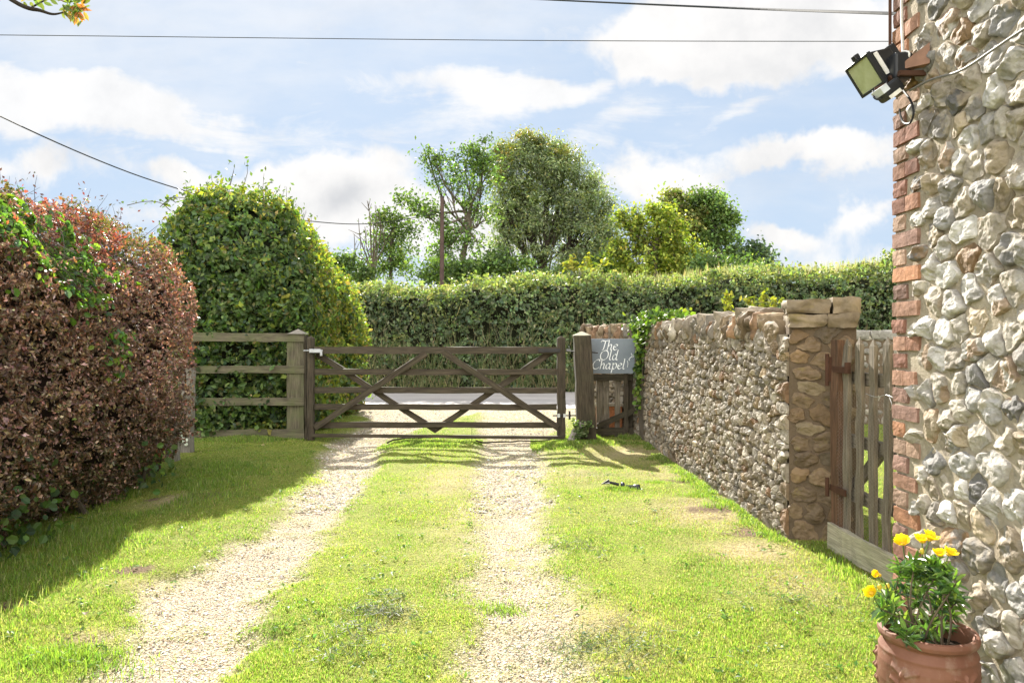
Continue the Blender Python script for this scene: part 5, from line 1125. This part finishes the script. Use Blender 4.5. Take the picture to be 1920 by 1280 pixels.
# ---------------------------------------------------------------- gravel stones, grass, clippings
def inwall(x, y):
    wx = np.interp(y, WPATH[:, 1], WPATH[:, 0]); return np.where(y > 5.0, (x > wx-.01) & (x < wx+.45), (y < YB) & (x > XB-.02))
def loose_gravel():
    r = np.random.default_rng(88); n = 240000; y = 2.3*(14.6/2.3)**(r.random(n)**1.15); x = r.uniform(-2.9, 1.7, n); gm = gravel(x, y)
    k = r.random(n) < np.clip(gm-.12, 0, 1)**1.3*(.5+.5*(y < 8)); x, y = x[k], y[k]; n = len(x); s = r.uniform(.0025, .0062, n)*np.where(y > 6, 1.7, 1)*np.where(r.random(n) < .06, 1.8, 1)
    O = np.array([(1, 0, 0), (.4, .9, .1), (-.7, .7, 0), (-1, -.1, .1), (-.4, -.9, 0), (.6, -.75, .1), (.15, .05, .75), (-.2, .1, -.6)]); an = r.uniform(0, 6.28, n); ca, sa = np.cos(an), np.sin(an)
    V = O[None]*s[:, None, None]*np.stack([np.ones(n), r.uniform(.55, .95, n), r.uniform(.45, .9, n)], 1)[:, None, :]*(1+r.normal(0, .12, (n, 8, 1)))
    V = np.stack([V[..., 0]*ca[:, None]-V[..., 1]*sa[:, None], V[..., 0]*sa[:, None]+V[..., 1]*ca[:, None], V[..., 2]], -1)+np.stack([x, y, gh(x, y)+s*.25], 1)[:, None, :]
    kk = np.arange(6); F = np.concatenate([np.stack([kk, (kk+1) % 6, kk*0+6], 1), np.stack([(kk+1) % 6, kk, kk*0+7], 1)]); F = (F[None]+(np.arange(n)*8)[:, None, None]).reshape(-1, 3)
    c = pal(n, [(.50, .45, .35), (.62, .58, .50), (.40, .32, .21), (.34, .30, .25), (.47, .36, .22), (.70, .67, .62), (.17, .15, .13)], [3, 2.4, 1.6, 1, 1, .9, .6], .22, r)
    m, nt, N, L, b = newmat('gravel_stone'); a = N.new('ShaderNodeAttribute'); a.attribute_name = 'Col'; L.new(a.outputs['Color'], b.inputs['Base Color']); b.inputs['Roughness'].default_value = .8
    o = mk('gravel', V.reshape(-1, 3), F, m, col=np.repeat(c, 8, 0)); o['kind'] = 'stuff'; tag(o, 'loose pale gravel in the two wheel tracks of the drive', 'gravel')
loose_gravel()
def grass():
    r = np.random.default_rng(99)
    def blades(x, y, hgt, wd, c, lean=.45):
        n = len(x); z = gh(x, y)-.004; an = r.uniform(0, 6.28, n); d = np.stack([np.cos(an), np.sin(an)], 1); le = np.abs(r.normal(0, lean, n)); la = r.uniform(0, 6.28, n)
        b = np.stack([x, y, z], 1); s = np.concatenate([d*wd[:, None]*.5, np.zeros((n, 1))], 1); tip = b+np.stack([np.cos(la)*le*hgt, np.sin(la)*le*hgt, hgt/np.sqrt(1+le*le*.5)], 1); mid = b*.5+tip*.5+np.array((0, 0, 1))*(hgt*.12*le)[:, None]
        V = np.stack([b-s, b+s, mid+s*.8, tip, mid-s*.8], 1).reshape(-1, 3); k = np.arange(n)[:, None]*5
        return V, np.concatenate([k+np.array([0, 1, 2]), k+np.array([0, 2, 4]), k+np.array([4, 2, 3])]), np.repeat(c, 5, 0)*.92
    P = [(.205, .295, .05), (.14, .235, .045), (.27, .34, .07), (.35, .355, .145), (.45, .40, .23)]
    n = 1100000; y = 2.25*(15.0/2.25)**(r.random(n)**1.25); x = r.uniform(-1, 1, n)*(.74*y+.35)
    ok = (~inwall(x, y)) & (x < np.where(y > YB, 9, XB)) & (x > -4.9)  & (y < 14.75); x, y = x[ok], y[ok]
    p = np.stack([x, y, 0*x], 1); gm = gravel(x, y); dm = dry(x, y); cl = fbm(p, 2.6, 61, 3); fine = vnoise(p, 11, 63)
    pr = np.clip(1.05-gm*1.02, .03, 1)*np.clip(1-dm*.85, .05, 1)*(1-.93*soil(x, y))*np.clip(.25+1.5*cl*fine*1.6, .12, 1)
    k = r.random(len(x)) < pr*.8; x, y, gm, dm, cl = x[k], y[k], gm[k], dm[k], cl[k]; n = len(x)
    hgt = r.uniform(.010, .022, n)*(.5+.9*cl)*np.where(gm > .4, .7, 1); wd = r.uniform(.0022, .0042, n)*(1+np.maximum(y-3, 0)*.17)
    c = pal(n, P, [3, 2.3, 1.8, 1.3, .9], .2, r); vv = fbm(p[k], 1.7, 83, 3); c *= np.stack([.62+.76*vv, .80+.40*vv, .8+.4*vv], 1); pk = r.random(n) < np.clip(dm*.8+.08, 0, .8); c[pk] = pal(pk.sum(), [(.36, .31, .15), (.28, .24, .09)], [1, 1], .15, r)
    A = [blades(x, y, hgt, wd, c)]
    # taller growth: wall foot, hedge feet, gate line, tussocks
    def strip(n, fx, fy, h0, h1, cols=None, lean=.4):
        xx = fx(n); yy = fy(n) if callable(fy) else fy
        kk = vnoise(np.stack([xx, yy, 0*xx], 1), 2.3, 71) > .38; xx, yy = xx[kk], yy[kk]; m = len(xx); q = vnoise(np.stack([xx, yy, 0*xx], 1), 3.0, 74)
        A.append(blades(xx, yy, r.uniform(h0, h1, m)*(.5+q), r.uniform(.003, .006, m)*(1+np.maximum(yy-3, 0)*.1), pal(m, cols or P[:4], [1]*len(cols or P[:4]), .2, r), lean))
    ys = r.uniform(5.0, 10.3, 9000); strip(9000, lambda n: np.interp(ys, WPATH[:, 1], WPATH[:, 0])-.03-np.abs(r.normal(0, .035+.05*vnoise(np.stack([ys, ys*0, ys*0], 1), 2, 5), n)), ys, .012, .042, None, 1.0)
    ys2 = r.uniform(2.6, 8.2, 26000); strip(26000, lambda n: -3.0-r.normal(0, .30, n)+(ys2-5)*-.03, ys2, .02, .055)
    ys3 = 10.25+r.normal(0, .14, 12000); strip(12000, lambda n: r.uniform(-4.6, -2.7, n), ys3, .02, .07)
    ys4 = 10.05+r.normal(0, .16, 9000); strip(9000, lambda n: r.uniform(.7, 1.75, n), ys4, .02, .06)
    ys5 = 9.85+r.normal(0, .22, 16000); strip(16000, lambda n: np.where(r.random(n) < .5, r.uniform(-1.75, -.4, n), r.uniform(.25, .9, n)), ys5, .015, .045)
    ys6 = r.uniform(3.6, 5.0, 3000); strip(3000, lambda n: 2.1-np.abs(r.normal(0, .14, n)), ys6, .012, .04)
    for (px, py, k_, s_, h) in ((1163, 919, 500, .08, .04), (1230, 905, 250, .06, .04), (1310, 930, 260, .08, .06), (120, 1235, 1500, .16, .05), (1700, 1195, 300, .05, .06), (940, 1130, 300, .08, .05), (1283, 900, 130, .07, .07), (1345, 950, 150, .08, .08), (1440, 1003, 120, .07, .07), (1220, 860, 90, .06, .06), (1395, 982, 80, .06, .06)):
        yc = H*FP/(py-640); xc = gx_(px, yc); A.append(blades(r.normal(xc, s_, k_), r.normal(yc, s_*.6, k_), r.uniform(h*.5, h, k_), r.uniform(.003, .005, k_), pal(k_, P[:3], [1, 1, 1], .2, r), .6))
    m = 520; yy = 2.4*(10/2.4)**(r.random(m)**1.2); xx = r.uniform(-1, 1, m)*(.7*yy); ok = ~inwall(xx, yy) & (xx > -2.9) & (xx < 1.75) & (gravel(xx, yy) < .6); xx, yy = xx[ok], yy[ok]; m = len(xx); q = np.repeat(np.stack([xx, yy], 1), 7, 0)
    q = q+r.normal(0, .022, q.shape); P3 = np.concatenate([q, (gh(q[:, 0], q[:, 1])+.012+r.uniform(0, .012, len(q)))[:, None]], 1); Lw_ = r.uniform(.014, .034, len(q))
    V, F, cw = leaves(P3, np.tile((0, -.1, 1.), (len(q), 1)), Lw_, Lw_*.6, pal(len(q), [(.14, .22, .05), (.10, .18, .05), (.22, .27, .07)], [2, 2, 1], .2, r), 1.1, 0, .3, False, r); A.append((V, F, cw))
    Vs, Fs, Cs, n0 = [], [], [], 0
    for V, F, c in A: Vs.append(V); Fs.append(F+n0); Cs.append(c); n0 += len(V)
    o = mk('grass', np.concatenate(Vs), np.concatenate(Fs), M_grassblade, col=np.concatenate(Cs)); o['kind'] = 'stuff'; tag(o, 'short sunlit lawn grass beside and between the gravel wheel tracks', 'grass')
    print('grass blades', n)
    # clippings
    Q = []
    for (px, py, k_, s_) in ((730, 1152, 260, .05), (690, 1145, 160, .05), (665, 1185, 160, .06), (650, 1220, 140, .07), (735, 1120, 120, .04), (1130, 1215, 420, .14), (1085, 1195, 240, .1), (1090, 1030, 120, .09), (1060, 1020, 90, .08), (1095, 893, 160, .1), (1500, 1130, 160, .12)):
        yc = H*FP/(py-640); xc = gx_(px, yc); q = np.stack([r.normal(xc, s_*1.6, k_), r.normal(yc, s_, k_), np.zeros(k_)], 1); q[:, 2] = gh(q[:, 0], q[:, 1])+.018+np.abs(r.normal(0, .008, k_)); Q.append(q)
    Q = np.concatenate(Q); V, F, cc = leaves(Q, np.tile((0, 0, 1.), (len(Q), 1)), r.uniform(.03, .06, len(Q)), .005, pal(len(Q), [(.09, .12, .07), (.16, .18, .12), (.22, .21, .13)], [2, 2, 1], .2, r), .9, 0, .2, False, r)
    o = mk('grass_clippings', V, F, M_grassblade, col=cc); o['kind'] = 'stuff'; tag(o, 'grey green dry mowing clippings scattered in small heaps on the lawn', 'clippings')
    for i, (px, py, col, lab) in enumerate(((493, 840, (.45, .33, .22), 'fallen tan leaf on the shaded grass in front of the rail fence'), (160, 1158, (.22, .16, .14), 'fallen dull pink leaf on the shaded grass below the purple hedge'))):
        yc = H*FP/(py-640); q = np.array([[gx_(px, yc), yc, float(gh(np.array([gx_(px, yc)]), np.array([yc]))[0])+.03]]); V, F, cc = leaves(q, np.array([[0, -.3, 1.]]), .055, .03, np.array([col]), 3, 0, .4, True, r)
        tag(mk('fallen_leaf', V, F, M_leaf, col=cc, loc=q[0]), lab, 'leaf', 'fallen leaves')
    return
grass()
